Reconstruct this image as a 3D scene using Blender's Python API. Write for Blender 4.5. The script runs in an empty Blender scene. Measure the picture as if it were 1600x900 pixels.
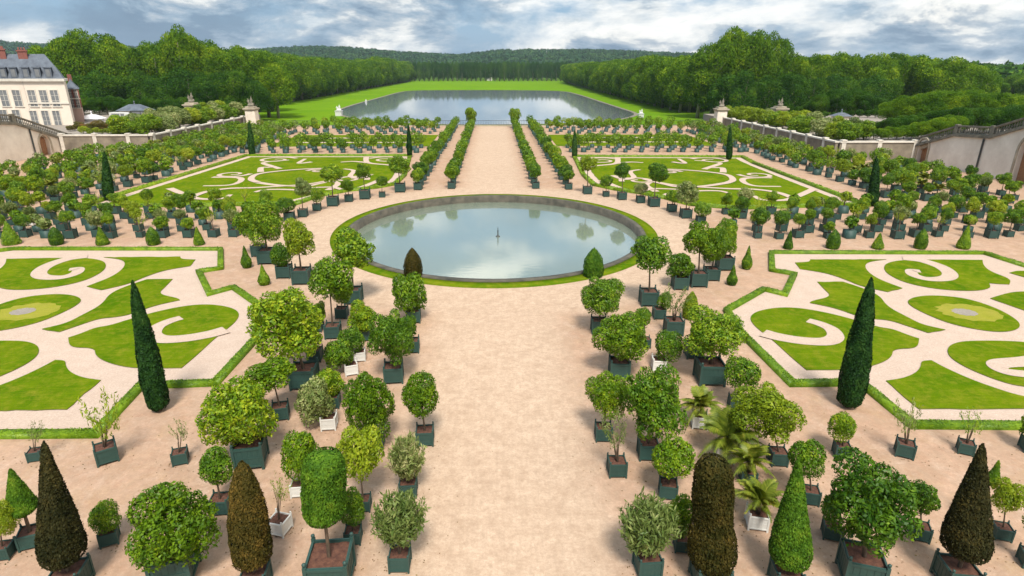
import bpy, bmesh, math, random
import numpy as np
from mathutils import Vector, Matrix
R = math.radians
random.seed(7)
rng = np.random.default_rng(11)
sc = bpy.context.scene
COL = sc.collection

# ---------------------------------------------------------------- camera, sky, sun, exposure
F_PX, EYE, YH, VX, PX0 = 940.0, 15.0, 106.0, 770.0, 786.0      # photo-pixel focal length, eye height, horizon row, vanishing column, principal column
TH = math.atan((450 - YH) / F_PX)
YAW = math.atan((PX0 - VX) / (F_PX / math.cos(TH)))
cam_d = bpy.data.cameras.new('camera'); cam = bpy.data.objects.new('camera', cam_d); COL.objects.link(cam)
cam.location = (0, 0, EYE)
cam.rotation_euler = (math.pi / 2 - TH, 0, -YAW)
cam_d.sensor_width = 36; cam_d.lens = F_PX / 1600 * 36; cam_d.shift_x = (800 - PX0) / 1600
cam_d.clip_start = 0.3; cam_d.clip_end = 9000
sc.camera = cam

SUN_EL, SUN_AZ = 56.0, 176.0        # degrees; azimuth measured from +Y towards +X
w = bpy.data.worlds.new('World'); sc.world = w; w.use_nodes = True
nt = w.node_tree; N = nt.nodes; L = nt.links; N.clear()
def nd(t, tree=None, **k):
    n = (tree or nt).nodes.new(t)
    for a, b in k.items(): setattr(n, a, b)
    return n
out = nd('ShaderNodeOutputWorld'); bg = nd('ShaderNodeBackground'); bg.inputs[1].default_value = 0.1
sky = nd('ShaderNodeTexSky'); sky.sky_type = 'NISHITA'; sky.sun_disc = False
sky.sun_elevation = R(SUN_EL); sky.sun_rotation = R(SUN_AZ); sky.dust_density = 1.5; sky.air_density = 1.1
tc = nd('ShaderNodeTexCoord'); sep = nd('ShaderNodeSeparateXYZ'); L.new(tc.outputs['Generated'], sep.inputs[0])
def mth(op, a, b=None, tree=None, clamp=False):
    t = tree or nt
    n = t.nodes.new('ShaderNodeMath'); n.operation = op; n.use_clamp = clamp
    for i, v in enumerate((a, b)):
        if v is None: continue
        if isinstance(v, (int, float)): n.inputs[i].default_value = v
        else: t.links.new(v, n.inputs[i])
    return n.outputs[0]
zz = mth('MAXIMUM', sep.outputs[2], 0.0); den = mth('ADD', zz, 0.10)
cx = mth('DIVIDE', sep.outputs[0], den); cy = mth('DIVIDE', sep.outputs[1], den)
cmb = nd('ShaderNodeCombineXYZ'); L.new(cx, cmb.inputs[0]); L.new(cy, cmb.inputs[1])
def noise(vec, scale, detail=6, rough=0.55, dist=0.0, tree=None):
    n = nd('ShaderNodeTexNoise', tree); n.inputs['Scale'].default_value = scale; n.inputs['Detail'].default_value = detail
    n.inputs['Roughness'].default_value = rough; n.inputs['Distortion'].default_value = dist
    if vec is not None: (tree or nt).links.new(vec, n.inputs['Vector'])
    return n.outputs['Fac']
def ramp(fac, stops, tree=None):
    t = tree or nt; n = t.nodes.new('ShaderNodeValToRGB'); e = n.color_ramp.elements
    while len(e) < len(stops): e.new(0.5)
    for i, (p, c) in enumerate(stops):
        e[i].position = p; e[i].color = (c[0], c[1], c[2], 1) if not isinstance(c, (int, float)) else (c, c, c, 1)
    t.links.new(fac, n.inputs[0]); return n.outputs[0]
def mix(fac, a, b, tree=None, mode='MIX'):
    t = tree or nt; n = t.nodes.new('ShaderNodeMix'); n.data_type = 'RGBA'; n.blend_type = mode
    if isinstance(fac, (int, float)): n.inputs[0].default_value = fac
    else: t.links.new(fac, n.inputs[0])
    for i, v in ((6, a), (7, b)):
        if isinstance(v, tuple): n.inputs[i].default_value = (v[0], v[1], v[2], 1)
        else: t.links.new(v, n.inputs[i])
    return n.outputs[2]
mp = nd('ShaderNodeMapping'); mp.inputs['Scale'].default_value = (1, 1, 2.6); mp.inputs['Location'].default_value = (3.1, 1.7, 0); L.new(tc.outputs['Generated'], mp.inputs[0])
n1 = noise(mp.outputs[0], 3.2, 9, 0.6, 0.15)
mp2 = nd('ShaderNodeMapping'); mp2.inputs['Scale'].default_value = (1, 1, 2.9); mp2.inputs['Location'].default_value = (9.3, 4.2, 2.2); L.new(tc.outputs['Generated'], mp2.inputs[0])
n2 = noise(mp2.outputs[0], 5.6, 12, 0.60, 0.25)
# clouds are thicker and brighter towards the right of the view
bias = mth('ADD', mth('MULTIPLY', sep.outputs[0], 0.085), 0.012)
cov = ramp(mth('ADD', n1, bias), [(0.40, 0.0), (0.50, 0.7), (0.62, 1.0)])
n2 = mth('ADD', mth('MULTIPLY', mth('SUBTRACT', n2, 0.5), 1.35), 0.5)
ccol = ramp(mth('ADD', n2, bias), [(0.38, (1.3, 1.95, 2.7)), (0.44, (2.5, 3.2, 3.9)), (0.49, (4.0, 4.4, 4.7)), (0.53, (6.6, 6.6, 6.3)), (0.61, (9.0, 8.6, 7.9))])
skyc = mix(0.7, sky.outputs[0], (1.35, 2.75, 4.5))
# an overcast vault: brighter overhead than near the horizon
vault = ramp(sep.outputs[2], [(0.18, 1.0), (0.62, 1.0)]); vault.node.color_ramp.elements[1].color = (1.6, 1.57, 1.5, 1)
L.new(mix(1.0, mix(cov, skyc, ccol), vault, mode='MULTIPLY'), bg.inputs[0]); L.new(bg.outputs[0], out.inputs[0])

sd = bpy.data.lights.new('sun', 'SUN'); sun = bpy.data.objects.new('sun', sd); COL.objects.link(sun)
sd.energy = 3.7; sd.angle = R(13); sd.color = (1.0, 0.95, 0.86)
v = Vector((math.sin(R(SUN_AZ)) * math.cos(R(SUN_EL)), math.cos(R(SUN_AZ)) * math.cos(R(SUN_EL)), math.sin(R(SUN_EL))))
sun.rotation_euler = v.to_track_quat('Z', 'Y').to_euler(); sun.location = (60, -80, 90)
sc.view_settings.view_transform = 'Standard'; sc.view_settings.look = 'None'; sc.view_settings.gamma = 1
sc.view_settings.exposure = 0.56
sc.cycles.max_bounces = 5; sc.cycles.diffuse_bounces = 3; sc.cycles.glossy_bounces = 2; sc.cycles.transmission_bounces = 2
sc.cycles.use_denoising = True; sc.cycles.caustics_reflective = False; sc.cycles.caustics_refractive = False

# ---------------------------------------------------------------- measuring helpers (a picture row/column to a place on the ground, metres)
_f = np.array([math.sin(YAW) * math.cos(TH), math.cos(YAW) * math.cos(TH), -math.sin(TH)])
_r = np.array([math.cos(YAW), -math.sin(YAW), 0.0]); _u = np.cross(_r, _f)
def ray(px, py): return _f * F_PX + _r * (px - PX0) + _u * (450 - py)
def at(px, py, z=0.0):
    d = ray(px, py); t = (z - EYE) / d[2]; return float(d[0] * t), float(d[1] * t)
def atY(px, py, Y):
    d = ray(px, py); t = Y / d[1]; return float(d[0] * t), float(EYE + d[2] * t)
def atX(px, py, X):
    d = ray(px, py); t = X / d[0]; return float(d[1] * t), float(EYE + d[2] * t)
def proj(X, Y, Z):
    p = np.array([X, Y, Z - EYE]); q = p @ _f; return PX0 + F_PX * (p @ _r) / q, 450 - F_PX * (p @ _u) / q, q
def mpp(X, Y, Z=0): return proj(X, Y, Z)[2] / F_PX
def wide(X, Y, Z=0):
    d = proj(X, Y, Z)[2]; lat = float(np.array([X, Y, Z - EYE]) @ _r); return d / math.hypot(d, lat)      # how much less wide a round thing is than its off-axis image

# ---------------------------------------------------------------- materials
def mat(name):
    m = bpy.data.materials.new(name); m.use_nodes = True; t = m.node_tree; b = t.nodes['Principled BSDF']; return m, t, b
def objc(t): return nd('ShaderNodeTexCoord', t).outputs['Object']
def posn(t): return nd('ShaderNodeNewGeometry', t).outputs['Position']
def bump(t, b, h, s, d=0.02):
    n = nd('ShaderNodeBump', t); n.inputs['Strength'].default_value = s; n.inputs['Distance'].default_value = d
    t.links.new(h, n.inputs['Height']); t.links.new(n.outputs[0], b.inputs['Normal'])
def leafmat(name, c1, c2, c3=None, transl=0.3, rough=0.45, clump=2.4, objvar=0.5, spec=0.22):
    m, t, b = mat(name); g = nd('ShaderNodeNewGeometry', t); oi = nd('ShaderNodeObjectInfo', t)
    nz = noise(g.outputs['Position'], clump, 3, 0.6, tree=t)
    a = mth('ADD', mth('MULTIPLY', g.outputs['Random Per Island'], 0.45, tree=t), mth('MULTIPLY', mth('SUBTRACT', nz, 0.38, tree=t), 1.9, tree=t), tree=t)  # per-leaf tone, plus clump contrast painting highlights and shadows into the leaf colour
    a = mth('ADD', a, mth('MULTIPLY', mth('SUBTRACT', oi.outputs['Random'], 0.5, tree=t), objvar, tree=t), tree=t, clamp=True)
    c = ramp(a, [(0.0, c1), (0.6, c2), (1.0, c3 or c2)], t)
    t.links.new(c, b.inputs['Base Color']); b.inputs['Roughness'].default_value = rough
    b.inputs['Specular IOR Level'].default_value = spec
    tr = nd('ShaderNodeBsdfTranslucent', t)
    t.links.new(mix(1.0, c, (1.0, 1.0, 0.45), t, 'MULTIPLY'), tr.inputs[0])
    ms = nd('ShaderNodeMixShader', t); ms.inputs[0].default_value = transl
    t.links.new(b.outputs[0], ms.inputs[1]); t.links.new(tr.outputs[0], ms.inputs[2])
    t.links.new(ms.outputs[0], t.nodes['Material Output'].inputs[0]); return m
def plain(name, c1, c2, scale=3, rough=0.8, bs=0.0, bscale=20, world=True, detail=5, metallic=0):
    m, t, b = mat(name); v = posn(t) if world else objc(t)
    n = noise(v, scale, detail, 0.65, tree=t)
    t.links.new(ramp(n, [(0.3, c1), (0.7, c2)], t), b.inputs['Base Color']); b.inputs['Roughness'].default_value = rough
    b.inputs['Metallic'].default_value = metallic
    if bs: bump(t, b, noise(v, bscale, 4, 0.6, tree=t), bs)
    return m
def ground_mat(name, c1, c2, spk, s1=0.06, s2=1.1, stain=None):
    m, t, b = mat(name); v = posn(t)
    c = mix(noise(v, s1, 6, 0.6, tree=t), c1, c2, t)
    c = mix(ramp(noise(v, s2, 6, 0.7, tree=t), [(0.35, 0.0), (0.75, 0.55)], t), c, spk, t)
    fine = noise(v, 9, 4, 0.8, tree=t)
    c = mix(ramp(fine, [(0.4, 0.0), (0.75, 0.5)], t), c, tuple(x * 0.62 for x in spk), t)
    c = mix(ramp(noise(v, 14, 2, 0.5, tree=t), [(0.62, 0.0), (0.7, 0.35)], t), c, tuple(min(1, x * 1.5) for x in c2), t)
    if stain: c = mix(ramp(noise(v, 0.35, 5, 0.7, 0.6, tree=t), [(0.52, 0.0), (0.72, 0.65)], t), c, stain, t)
    t.links.new(c, b.inputs['Base Color']); b.inputs['Roughness'].default_value = 0.95
    b.inputs['Specular IOR Level'].default_value = 0.1
    bump(t, b, fine, 0.35, 0.02); return m
def grass_mat(name, c1, c2, c3, patch=0.25):
    m, t, b = mat(name); v = posn(t)
    c = mix(ramp(noise(v, patch, 5, 0.65, 0.4, tree=t), [(0.35, 0.0), (0.68, 1.0)], t), c1, c2, t)
    c = mix(ramp(noise(v, 1.7, 6, 0.75, tree=t), [(0.47, 0.0), (0.72, 0.7)], t), c, c3, t)
    mpn = nd('ShaderNodeMapping', t); mpn.inputs['Rotation'].default_value = (0, 0, 0.35); mpn.inputs['Scale'].default_value = (1.2, 9, 1); t.links.new(v, mpn.inputs[0])
    c = mix(ramp(noise(mpn.outputs[0], 0.8, 4, 0.6, tree=t), [(0.4, 0.0), (0.75, 0.4)], t), c, tuple(x * 0.6 for x in c1), t)
    fine = noise(v, 16, 4, 0.8, tree=t)
    c = mix(ramp(fine, [(0.42, 0.0), (0.7, 0.45)], t), c, tuple(x * 0.45 for x in c1), t)
    t.links.new(c, b.inputs['Base Color']); b.inputs['Roughness'].default_value = 1.0; b.inputs['Specular IOR Level'].default_value = 0.0
    bump(t, b, fine, 0.6, 0.03); return m
def water_mat(name, body, gl, s1, st, dist):
    m, t, b = mat(name); v = posn(t)
    t.links.new(mix(noise(v, 0.12, 3, 0.5, tree=t), body, tuple(x * 0.75 for x in body), t), b.inputs['Base Color'])
    b.inputs['Roughness'].default_value = 0.25
    g = nd('ShaderNodeBsdfGlossy', t); g.inputs['Roughness'].default_value = 0.03; g.inputs['Color'].default_value = (0.93, 0.96, 0.96, 1)
    fr = nd('ShaderNodeLayerWeight', t); fr.inputs[0].default_value = gl
    bn = nd('ShaderNodeBump', t); bn.inputs['Strength'].default_value = st; bn.inputs['Distance'].default_value = dist
    mpn = nd('ShaderNodeMapping', t); mpn.inputs['Scale'].default_value = (0.6, 1.6, 1); t.links.new(v, mpn.inputs[0])
    t.links.new(noise(mpn.outputs[0], s1, 3, 0.6, tree=t), bn.inputs['Height']); t.links.new(bn.outputs[0], g.inputs['Normal'])
    ms = nd('ShaderNodeMixShader', t); t.links.new(fr.outputs['Fresnel'], ms.inputs[0])
    t.links.new(b.outputs[0], ms.inputs[1]); t.links.new(g.outputs[0], ms.inputs[2])
    t.links.new(ms.outputs[0], t.nodes['Material Output'].inputs[0]); return m

M = {}

def orangery_sand():
    """one continuous sanded ground: paler and finer where people walk (alleys, ring), redder and rougher between the tubs"""
    m, t, b = mat('sand'); v = posn(t); sp = nd('ShaderNodeSeparateXYZ', t); t.links.new(v, sp.inputs[0])
    wob = mth('MULTIPLY', mth('SUBTRACT', noise(v, 0.45, 5, 0.65, tree=t), 0.5, tree=t), 3.0, tree=t)
    ax = mth('ADD', mth('ABSOLUTE', sp.outputs[0], tree=t), wob, tree=t)
    def fall(val, a, c_):
        n = nd('ShaderNodeMapRange', t); n.interpolation_type = 'SMOOTHSTEP'; n.inputs[1].default_value = a; n.inputs[2].default_value = c_; n.inputs[3].default_value = 1; n.inputs[4].default_value = 0; t.links.new(val, n.inputs[0]); return n.outputs[0]
    al = fall(ax, 2.6, 5.4)
    ex = mth('POWER', mth('DIVIDE', mth('SUBTRACT', sp.outputs[0], 0.1, tree=t), 15.7, tree=t), 2.0, tree=t)
    ey = mth('POWER', mth('ABSOLUTE', mth('DIVIDE', mth('SUBTRACT', sp.outputs[1], 58.1, tree=t), 17.2, tree=t), tree=t), 2.0, tree=t)
    ex = mth('POWER', mth('ABSOLUTE', mth('DIVIDE', mth('SUBTRACT', sp.outputs[0], 0.1, tree=t), 15.7, tree=t), tree=t), 2.0, tree=t)
    rg = fall(mth('ADD', mth('SQRT', mth('ADD', ex, ey, tree=t), tree=t), mth('MULTIPLY', wob, 0.05, tree=t), tree=t), 1.22, 1.42)
    mask = mth('MAXIMUM', al, rg, tree=t)
    a = mix(noise(v, 0.06, 6, 0.6, tree=t), (0.46, 0.335, 0.24), (0.56, 0.42, 0.31), t)
    q = mix(noise(v, 0.15, 6, 0.6, tree=t), (0.41, 0.25, 0.165), (0.53, 0.365, 0.265), t)
    q = mix(ramp(noise(v, 0.35, 6, 0.75, 0.7, tree=t), [(0.50, 0.0), (0.72, 0.7)], t), q, (0.34, 0.235, 0.11), t)
    q = mix(ramp(noise(v, 1.3, 7, 0.8, tree=t), [(0.42, 0.0), (0.70, 0.75)], t), q, (0.25, 0.135, 0.08), t)
    q = mix(ramp(noise(v, 0.6, 6, 0.8, 0.3, tree=t), [(0.5, 0.0), (0.7, 0.5)], t), q, (0.58, 0.46, 0.38), t)
    c = mix(mask, q, a, t)
    c = mix(ramp(noise(v, 1.1, 6, 0.7, tree=t), [(0.42, 0.0), (0.68, 0.6)], t), c, (0.34, 0.235, 0.16), t)
    c = mix(ramp(noise(v, 3.2, 5, 0.75, tree=t), [(0.44, 0.0), (0.66, 0.55)], t), c, (0.30, 0.205, 0.14), t)
    fine = noise(v, 9, 4, 0.85, tree=t)
    c = mix(ramp(fine, [(0.42, 0.0), (0.72, 0.55)], t), c, (0.28, 0.18, 0.12), t)
    c = mix(ramp(noise(v, 13, 2, 0.5, tree=t), [(0.62, 0.0), (0.74, 0.3)], t), c, (0.60, 0.49, 0.38), t)
    mr = nd('ShaderNodeMapping', t); mr.inputs['Scale'].default_value = (7, 0.7, 1); t.links.new(v, mr.inputs[0])
    c = mix(ramp(noise(mr.outputs[0], 1.0, 4, 0.6, 0.2, tree=t), [(0.48, 0.0), (0.7, 0.28)], t), c, (0.33, 0.24, 0.17), t)     # rake and wheel marks along the alleys
    t.links.new(c, b.inputs['Base Color']); b.inputs['Roughness'].default_value = 0.95; b.inputs['Specular IOR Level'].default_value = 0.1
    bump(t, b, fine, 0.5, 0.02); return m
M['sand'] = M['sand_rough'] = orangery_sand()
M['gravel'] = ground_mat('pale_gravel', (0.45, 0.345, 0.275), (0.52, 0.41, 0.335), (0.39, 0.28, 0.215))
M['street'] = ground_mat('street', (0.24, 0.21, 0.18), (0.34, 0.29, 0.25), (0.2, 0.18, 0.15))
M['lawn'] = grass_mat('lawn_grass', (0.060, 0.130, 0.003), (0.145, 0.190, 0.006), (0.26, 0.22, 0.025), 0.32)
M['meadow'] = grass_mat('meadow_grass', (0.095, 0.21, 0.008), (0.15, 0.26, 0.010), (0.17, 0.24, 0.02), 0.03)
M['field'] = grass_mat('field_grass', (0.05, 0.10, 0.012), (0.08, 0.14, 0.02), (0.06, 0.10, 0.02), 0.01)
M['pool'] = water_mat('pool_water', (0.19, 0.235, 0.175), 0.76, 1.6, 0.05, 0.05)
M['lake'] = water_mat('lake_water', (0.16, 0.175, 0.19), 0.74, 0.5, 0.035, 0.10)
M['stone'] = plain('weathered_stone', (0.26, 0.22, 0.16), (0.46, 0.39, 0.29), 0.5, 0.9, 0.3, 6)
M['panel'] = plain('dark_wall_panel', (0.12, 0.10, 0.075), (0.27, 0.23, 0.17), 0.5, 0.95, 0.3, 5)
M['wallstone'] = plain('pale_wall_stone', (0.60, 0.52, 0.43), (0.82, 0.74, 0.63), 0.35, 0.9, 0.2, 3, detail=8)
M['darkstone'] = plain('grey_mossy_stone', (0.10, 0.09, 0.065), (0.24, 0.21, 0.16), 1.2, 0.95, 0.5, 5)
M['rim'] = plain('basin_rim_stone', (0.03, 0.03, 0.022), (0.11, 0.095, 0.07), 0.9, 0.9, 0.5, 8)
M['brickdoor'] = plain('brown_wood', (0.22, 0.10, 0.04), (0.34, 0.17, 0.08), 4, 0.7)
M['slate'] = plain('slate_roof', (0.055, 0.065, 0.085), (0.12, 0.14, 0.17), 0.8, 0.6)
M['cream'] = plain('cream_plaster', (0.64, 0.54, 0.45), (0.72, 0.62, 0.52), 0.3, 0.9)
M['pink'] = plain('pink_plaster', (0.52, 0.34, 0.28), (0.60, 0.42, 0.35), 0.3, 0.9)
M['red'] = plain('red_brick', (0.16, 0.055, 0.042), (0.25, 0.085, 0.06), 2, 0.8)
M['glass'] = plain('window_glass', (0.12, 0.13, 0.14), (0.2, 0.2, 0.2), 0.5, 0.25)
M['trim'] = plain('white_trim', (0.46, 0.42, 0.36), (0.66, 0.61, 0.53), 1, 0.7)
M['white'] = plain('white_paint', (0.46, 0.46, 0.44), (0.60, 0.59, 0.56), 5, 0.6)
M['cloth'] = plain('white_canvas', (0.62, 0.62, 0.65), (0.75, 0.75, 0.76), 1, 0.8)
M['iron'] = plain('dark_iron', (0.02, 0.025, 0.025), (0.05, 0.055, 0.05), 8, 0.5)
M['soil'] = plain('planting_soil', (0.05, 0.018, 0.012), (0.14, 0.06, 0.035), 9, 1.0, 0.8, 25, world=False)
M['bark'] = plain('bark', (0.07, 0.05, 0.03), (0.17, 0.12, 0.08), 7, 0.95, 0.5, 30, world=False)
M['greybark'] = plain('pale_bark', (0.16, 0.14, 0.10), (0.28, 0.25, 0.19), 1, 0.95)
def tubmat(name, c1, c2):
    m, t, b = mat(name); v = objc(t); oi = nd('ShaderNodeObjectInfo', t)
    c = mix(noise(v, 2.5, 6, 0.7, tree=t), c1, c2, t)
    c = mix(mth('MULTIPLY', oi.outputs['Random'], 0.6, tree=t), c, tuple(0.5 * (a + b_) * 1.25 for a, b_ in zip(c1, c2)), t)
    c = mix(ramp(noise(v, 9, 5, 0.8, tree=t), [(0.6, 0.0), (0.75, 0.5)], t), c, tuple(x * 1.7 + 0.02 for x in c2), t)
    t.links.new(c, b.inputs['Base Color']); b.inputs['Roughness'].default_value = 0.6; bump(t, b, noise(v, 30, 3, 0.6, tree=t), 0.2); return m
M['tub'] = tubmat('green_tub_paint', (0.012, 0.038, 0.033), (0.026, 0.070, 0.056))
M['tubw'] = tubmat('white_tub_paint', (0.50, 0.50, 0.47), (0.62, 0.60, 0.56))
M['citrus'] = leafmat('citrus_leaves', (0.045, 0.110, 0.004), (0.155, 0.265, 0.008), (0.42, 0.48, 0.022), 0.35, objvar=0.35)
M['laurel'] = leafmat('laurel_leaves', (0.028, 0.085, 0.005), (0.110, 0.215, 0.008), (0.29, 0.38, 0.018), 0.3)
M['yellow'] = leafmat('yellow_green_leaves', (0.12, 0.19, 0.010), (0.27, 0.35, 0.014), (0.45, 0.47, 0.04), 0.4)
M['oleander'] = leafmat('oleander_leaves', (0.07, 0.12, 0.02), (0.20, 0.25, 0.07), (0.46, 0.44, 0.20), 0.3)
M['yew'] = leafmat('yew_needles', (0.030, 0.085, 0.006), (0.085, 0.175, 0.010), (0.17, 0.24, 0.02), 0.15, 0.6, spec=0.1)
M['yewbrown'] = leafmat('brown_yew_needles', (0.022, 0.024, 0.005), (0.062, 0.048, 0.010), (0.15, 0.095, 0.020), 0.1, 0.6, clump=1.3, spec=0.05)
M['yewdark'] = leafmat('dark_yew_needles', (0.012, 0.015, 0.005), (0.036, 0.034, 0.011), (0.095, 0.072, 0.020), 0.05, 0.6, clump=1.3, spec=0.05)
M['cypress'] = leafmat('cypress_foliage', (0.006, 0.024, 0.006), (0.020, 0.060, 0.010), (0.05, 0.10, 0.02), 0.05, 0.6, spec=0.08)
M['palm'] = leafmat('palm_fronds', (0.08, 0.12, 0.010), (0.21, 0.25, 0.025), (0.46, 0.38, 0.07), 0.3)
M['rust'] = leafmat('rust_tinged_leaves', (0.06, 0.09, 0.01), (0.20, 0.14, 0.03), (0.42, 0.17, 0.06), 0.3, clump=0.4)
M['hedge'] = leafmat('box_hedge', (0.09, 0.18, 0.006), (0.19, 0.30, 0.010), (0.30, 0.38, 0.02), 0.2)
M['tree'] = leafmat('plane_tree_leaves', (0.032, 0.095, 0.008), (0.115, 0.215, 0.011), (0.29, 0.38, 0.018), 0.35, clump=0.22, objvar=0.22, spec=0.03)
M['treedark'] = leafmat('shady_tree_leaves', (0.016, 0.055, 0.008), (0.048, 0.12, 0.010), (0.13, 0.22, 0.015), 0.25, clump=0.22, objvar=0.25, spec=0.03)  # darker green leaves for the low lines and dense woods
M['wood'] = leafmat('far_wood', (0.012, 0.045, 0.020), (0.030, 0.078, 0.030), (0.060, 0.12, 0.035), 0.1, clump=0.012, spec=0.0)
M['lime'] = leafmat('clipped_tree_leaves', (0.022, 0.070, 0.020), (0.050, 0.115, 0.022), (0.09, 0.17, 0.025), 0.2, clump=0.05, spec=0.0)

# ---------------------------------------------------------------- mesh helpers
def q_mesh(name, V, Q, m, smooth=False):
    V = np.asarray(V, dtype=np.float32); Q = np.asarray(Q, dtype=np.int32)
    me = bpy.data.meshes.new(name); me.vertices.add(len(V)); me.vertices.foreach_set('co', V.ravel())
    me.loops.add(Q.size); me.loops.foreach_set('vertex_index', Q.ravel())
    me.polygons.add(len(Q)); me.polygons.foreach_set('loop_start', np.arange(0, Q.size, 4, dtype=np.int32))
    me.polygons.foreach_set('loop_total', np.full(len(Q), 4, dtype=np.int32))
    me.update(calc_edges=True)
    for x in (m if isinstance(m, (list, tuple)) else [m]): me.materials.append(x)
    if smooth: me.polygons.foreach_set('use_smooth', np.ones(len(Q), dtype=bool))
    return me
def link(name, me, parent=None, loc=(0, 0, 0), rz=0.0, scale=(1, 1, 1)):
    o = bpy.data.objects.new(name, me); COL.objects.link(o); o.location = loc; o.rotation_euler = (0, 0, rz); o.scale = scale
    if parent is not None: o.parent = parent
    return o
def tag(o, label=None, cat=None, group=None, kind=None):
    if label: o['label'] = label
    if cat: o['category'] = cat
    if group: o['group'] = group
    if kind: o['kind'] = kind
    return o
def bm_mesh(name, bm, m, smooth=False):
    me = bpy.data.meshes.new(name); bmesh.ops.recalc_face_normals(bm, faces=bm.faces[:]); bm.to_mesh(me); bm.free()
    for x in (m if isinstance(m, (list, tuple)) else [m]): me.materials.append(x)
    if smooth:
        for p in me.polygons: p.use_smooth = True
    return me
def bx(bm, x0, x1, y0, y1, z0, z1, mi=0):
    vs = [bm.verts.new(p) for p in ((x0, y0, z0), (x1, y0, z0), (x1, y1, z0), (x0, y1, z0), (x0, y0, z1), (x1, y0, z1), (x1, y1, z1), (x0, y1, z1))]
    for f in ((0, 3, 2, 1), (4, 5, 6, 7), (0, 1, 5, 4), (1, 2, 6, 5), (2, 3, 7, 6), (3, 0, 4, 7)):
        bm.faces.new([vs[i] for i in f]).material_index = mi
def lathe(bm, prof, seg=16, cx=0, cy=0, mi=0):
    rings = []
    for r, z in prof:
        rings.append([bm.verts.new((cx + r * math.cos(2 * math.pi * i / seg), cy + r * math.sin(2 * math.pi * i / seg), z)) for i in range(seg)])
    for a, b in zip(rings, rings[1:]):
        for i in range(seg):
            bm.faces.new((a[i], a[(i + 1) % seg], b[(i + 1) % seg], b[i])).material_index = mi
    bm.faces.new(rings[0][::-1]).material_index = mi; bm.faces.new(rings[-1]).material_index = mi
def tube(bm, pts, radii, seg=6, mi=0):
    rings = []
    for i, p in enumerate(pts):
        p = Vector(p); a = Vector(pts[max(0, i - 1)]); b = Vector(pts[min(len(pts) - 1, i + 1)]); d = (b - a).normalized()
        u = d.orthogonal().normalized(); w_ = d.cross(u)
        rings.append([bm.verts.new(p + (u * math.cos(6.2832 * k / seg) + w_ * math.sin(6.2832 * k / seg)) * radii[i]) for k in range(seg)])
    for a, b in zip(rings, rings[1:]):
        best = min(range(seg), key=lambda s: (a[0].co - b[s].co).length)
        for k in range(seg): bm.faces.new((a[k], a[(k + 1) % seg], b[(k + 1 + best) % seg], b[(k + best) % seg])).material_index = mi
    bm.faces.new(rings[0][::-1]).material_index = mi; bm.faces.new(rings[-1]).material_index = mi
def unit(v): return v / np.maximum(np.linalg.norm(v, axis=1, keepdims=True), 1e-9)
def leaf_quads(P, Nn, size, aspect=0.55, droop=None, fold=0.0):
    n = len(P); Nn = unit(Nn); a = unit(np.cross(Nn, rng.normal(size=(n, 3)))) if droop is None else unit(droop - Nn * np.sum(droop * Nn, axis=1, keepdims=True))
    b = np.cross(Nn, a); s = (size * rng.uniform(0.7, 1.3, n))[:, None]
    V = np.stack([P - a * s, P - b * s * aspect + Nn * s * fold, P + a * s, P + b * s * aspect + Nn * s * fold], axis=1).reshape(-1, 3)
    return V, np.arange(4 * n).reshape(-1, 4)
def join_q(parts):
    Vs, Qs, o = [], [], 0
    for V, Q in parts: Vs.append(V); Qs.append(Q + o); o += len(V)
    return np.concatenate(Vs), np.concatenate(Qs)
def sphere_pts(n):
    return unit(rng.normal(size=(n, 3)))
def blob_crown(n, size, lobes=13, spread=0.55, lr=(0.38, 0.55), flat=1.0, bottom=-0.8, inner=0.1, jit=0.55, aspect=0.55, shell=0.12):
    """points of a leafy crown of radius 1 made of overlapping boughs"""
    C = unit(rng.normal(size=(lobes, 3))) * (rng.uniform(0.55, 1.0, (lobes, 1)) * spread); C[:, 2] *= flat; C[0] = 0
    rr = rng.uniform(lr[0], lr[1], lobes); rr[0] = 0.62
    C *= np.minimum(1, (1.0 - rr * 0.85) / np.maximum(np.linalg.norm(C, axis=1), .01))[:, None]
    P, D = [], []
    tot = 0
    while tot < n:
        k = rng.choice(lobes, n, p=rr ** 2 / np.sum(rr ** 2)); d = sphere_pts(n); p = C[k] + d * (rr[k] * rng.uniform(1 - shell * 2, 1 + shell * .6, n))[:, None]
        dist = np.linalg.norm(p[:, None, :] - C[None], axis=2) / rr[None]
        ok = (dist.min(axis=1) > 0.78) & (p[:, 2] > bottom) & ((d[:, 2] > -0.35) | (rng.random(n) < 0.45))
        P.append(p[ok]); D.append(d[ok]); tot += ok.sum()
    P = np.concatenate(P)[:n]; D = np.concatenate(D)[:n]
    k = int(n * inner); P[:k] *= rng.uniform(0.3, 0.9, (k, 1))
    return leaf_quads(P, D + rng.normal(size=P.shape) * jit, size, aspect)
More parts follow.
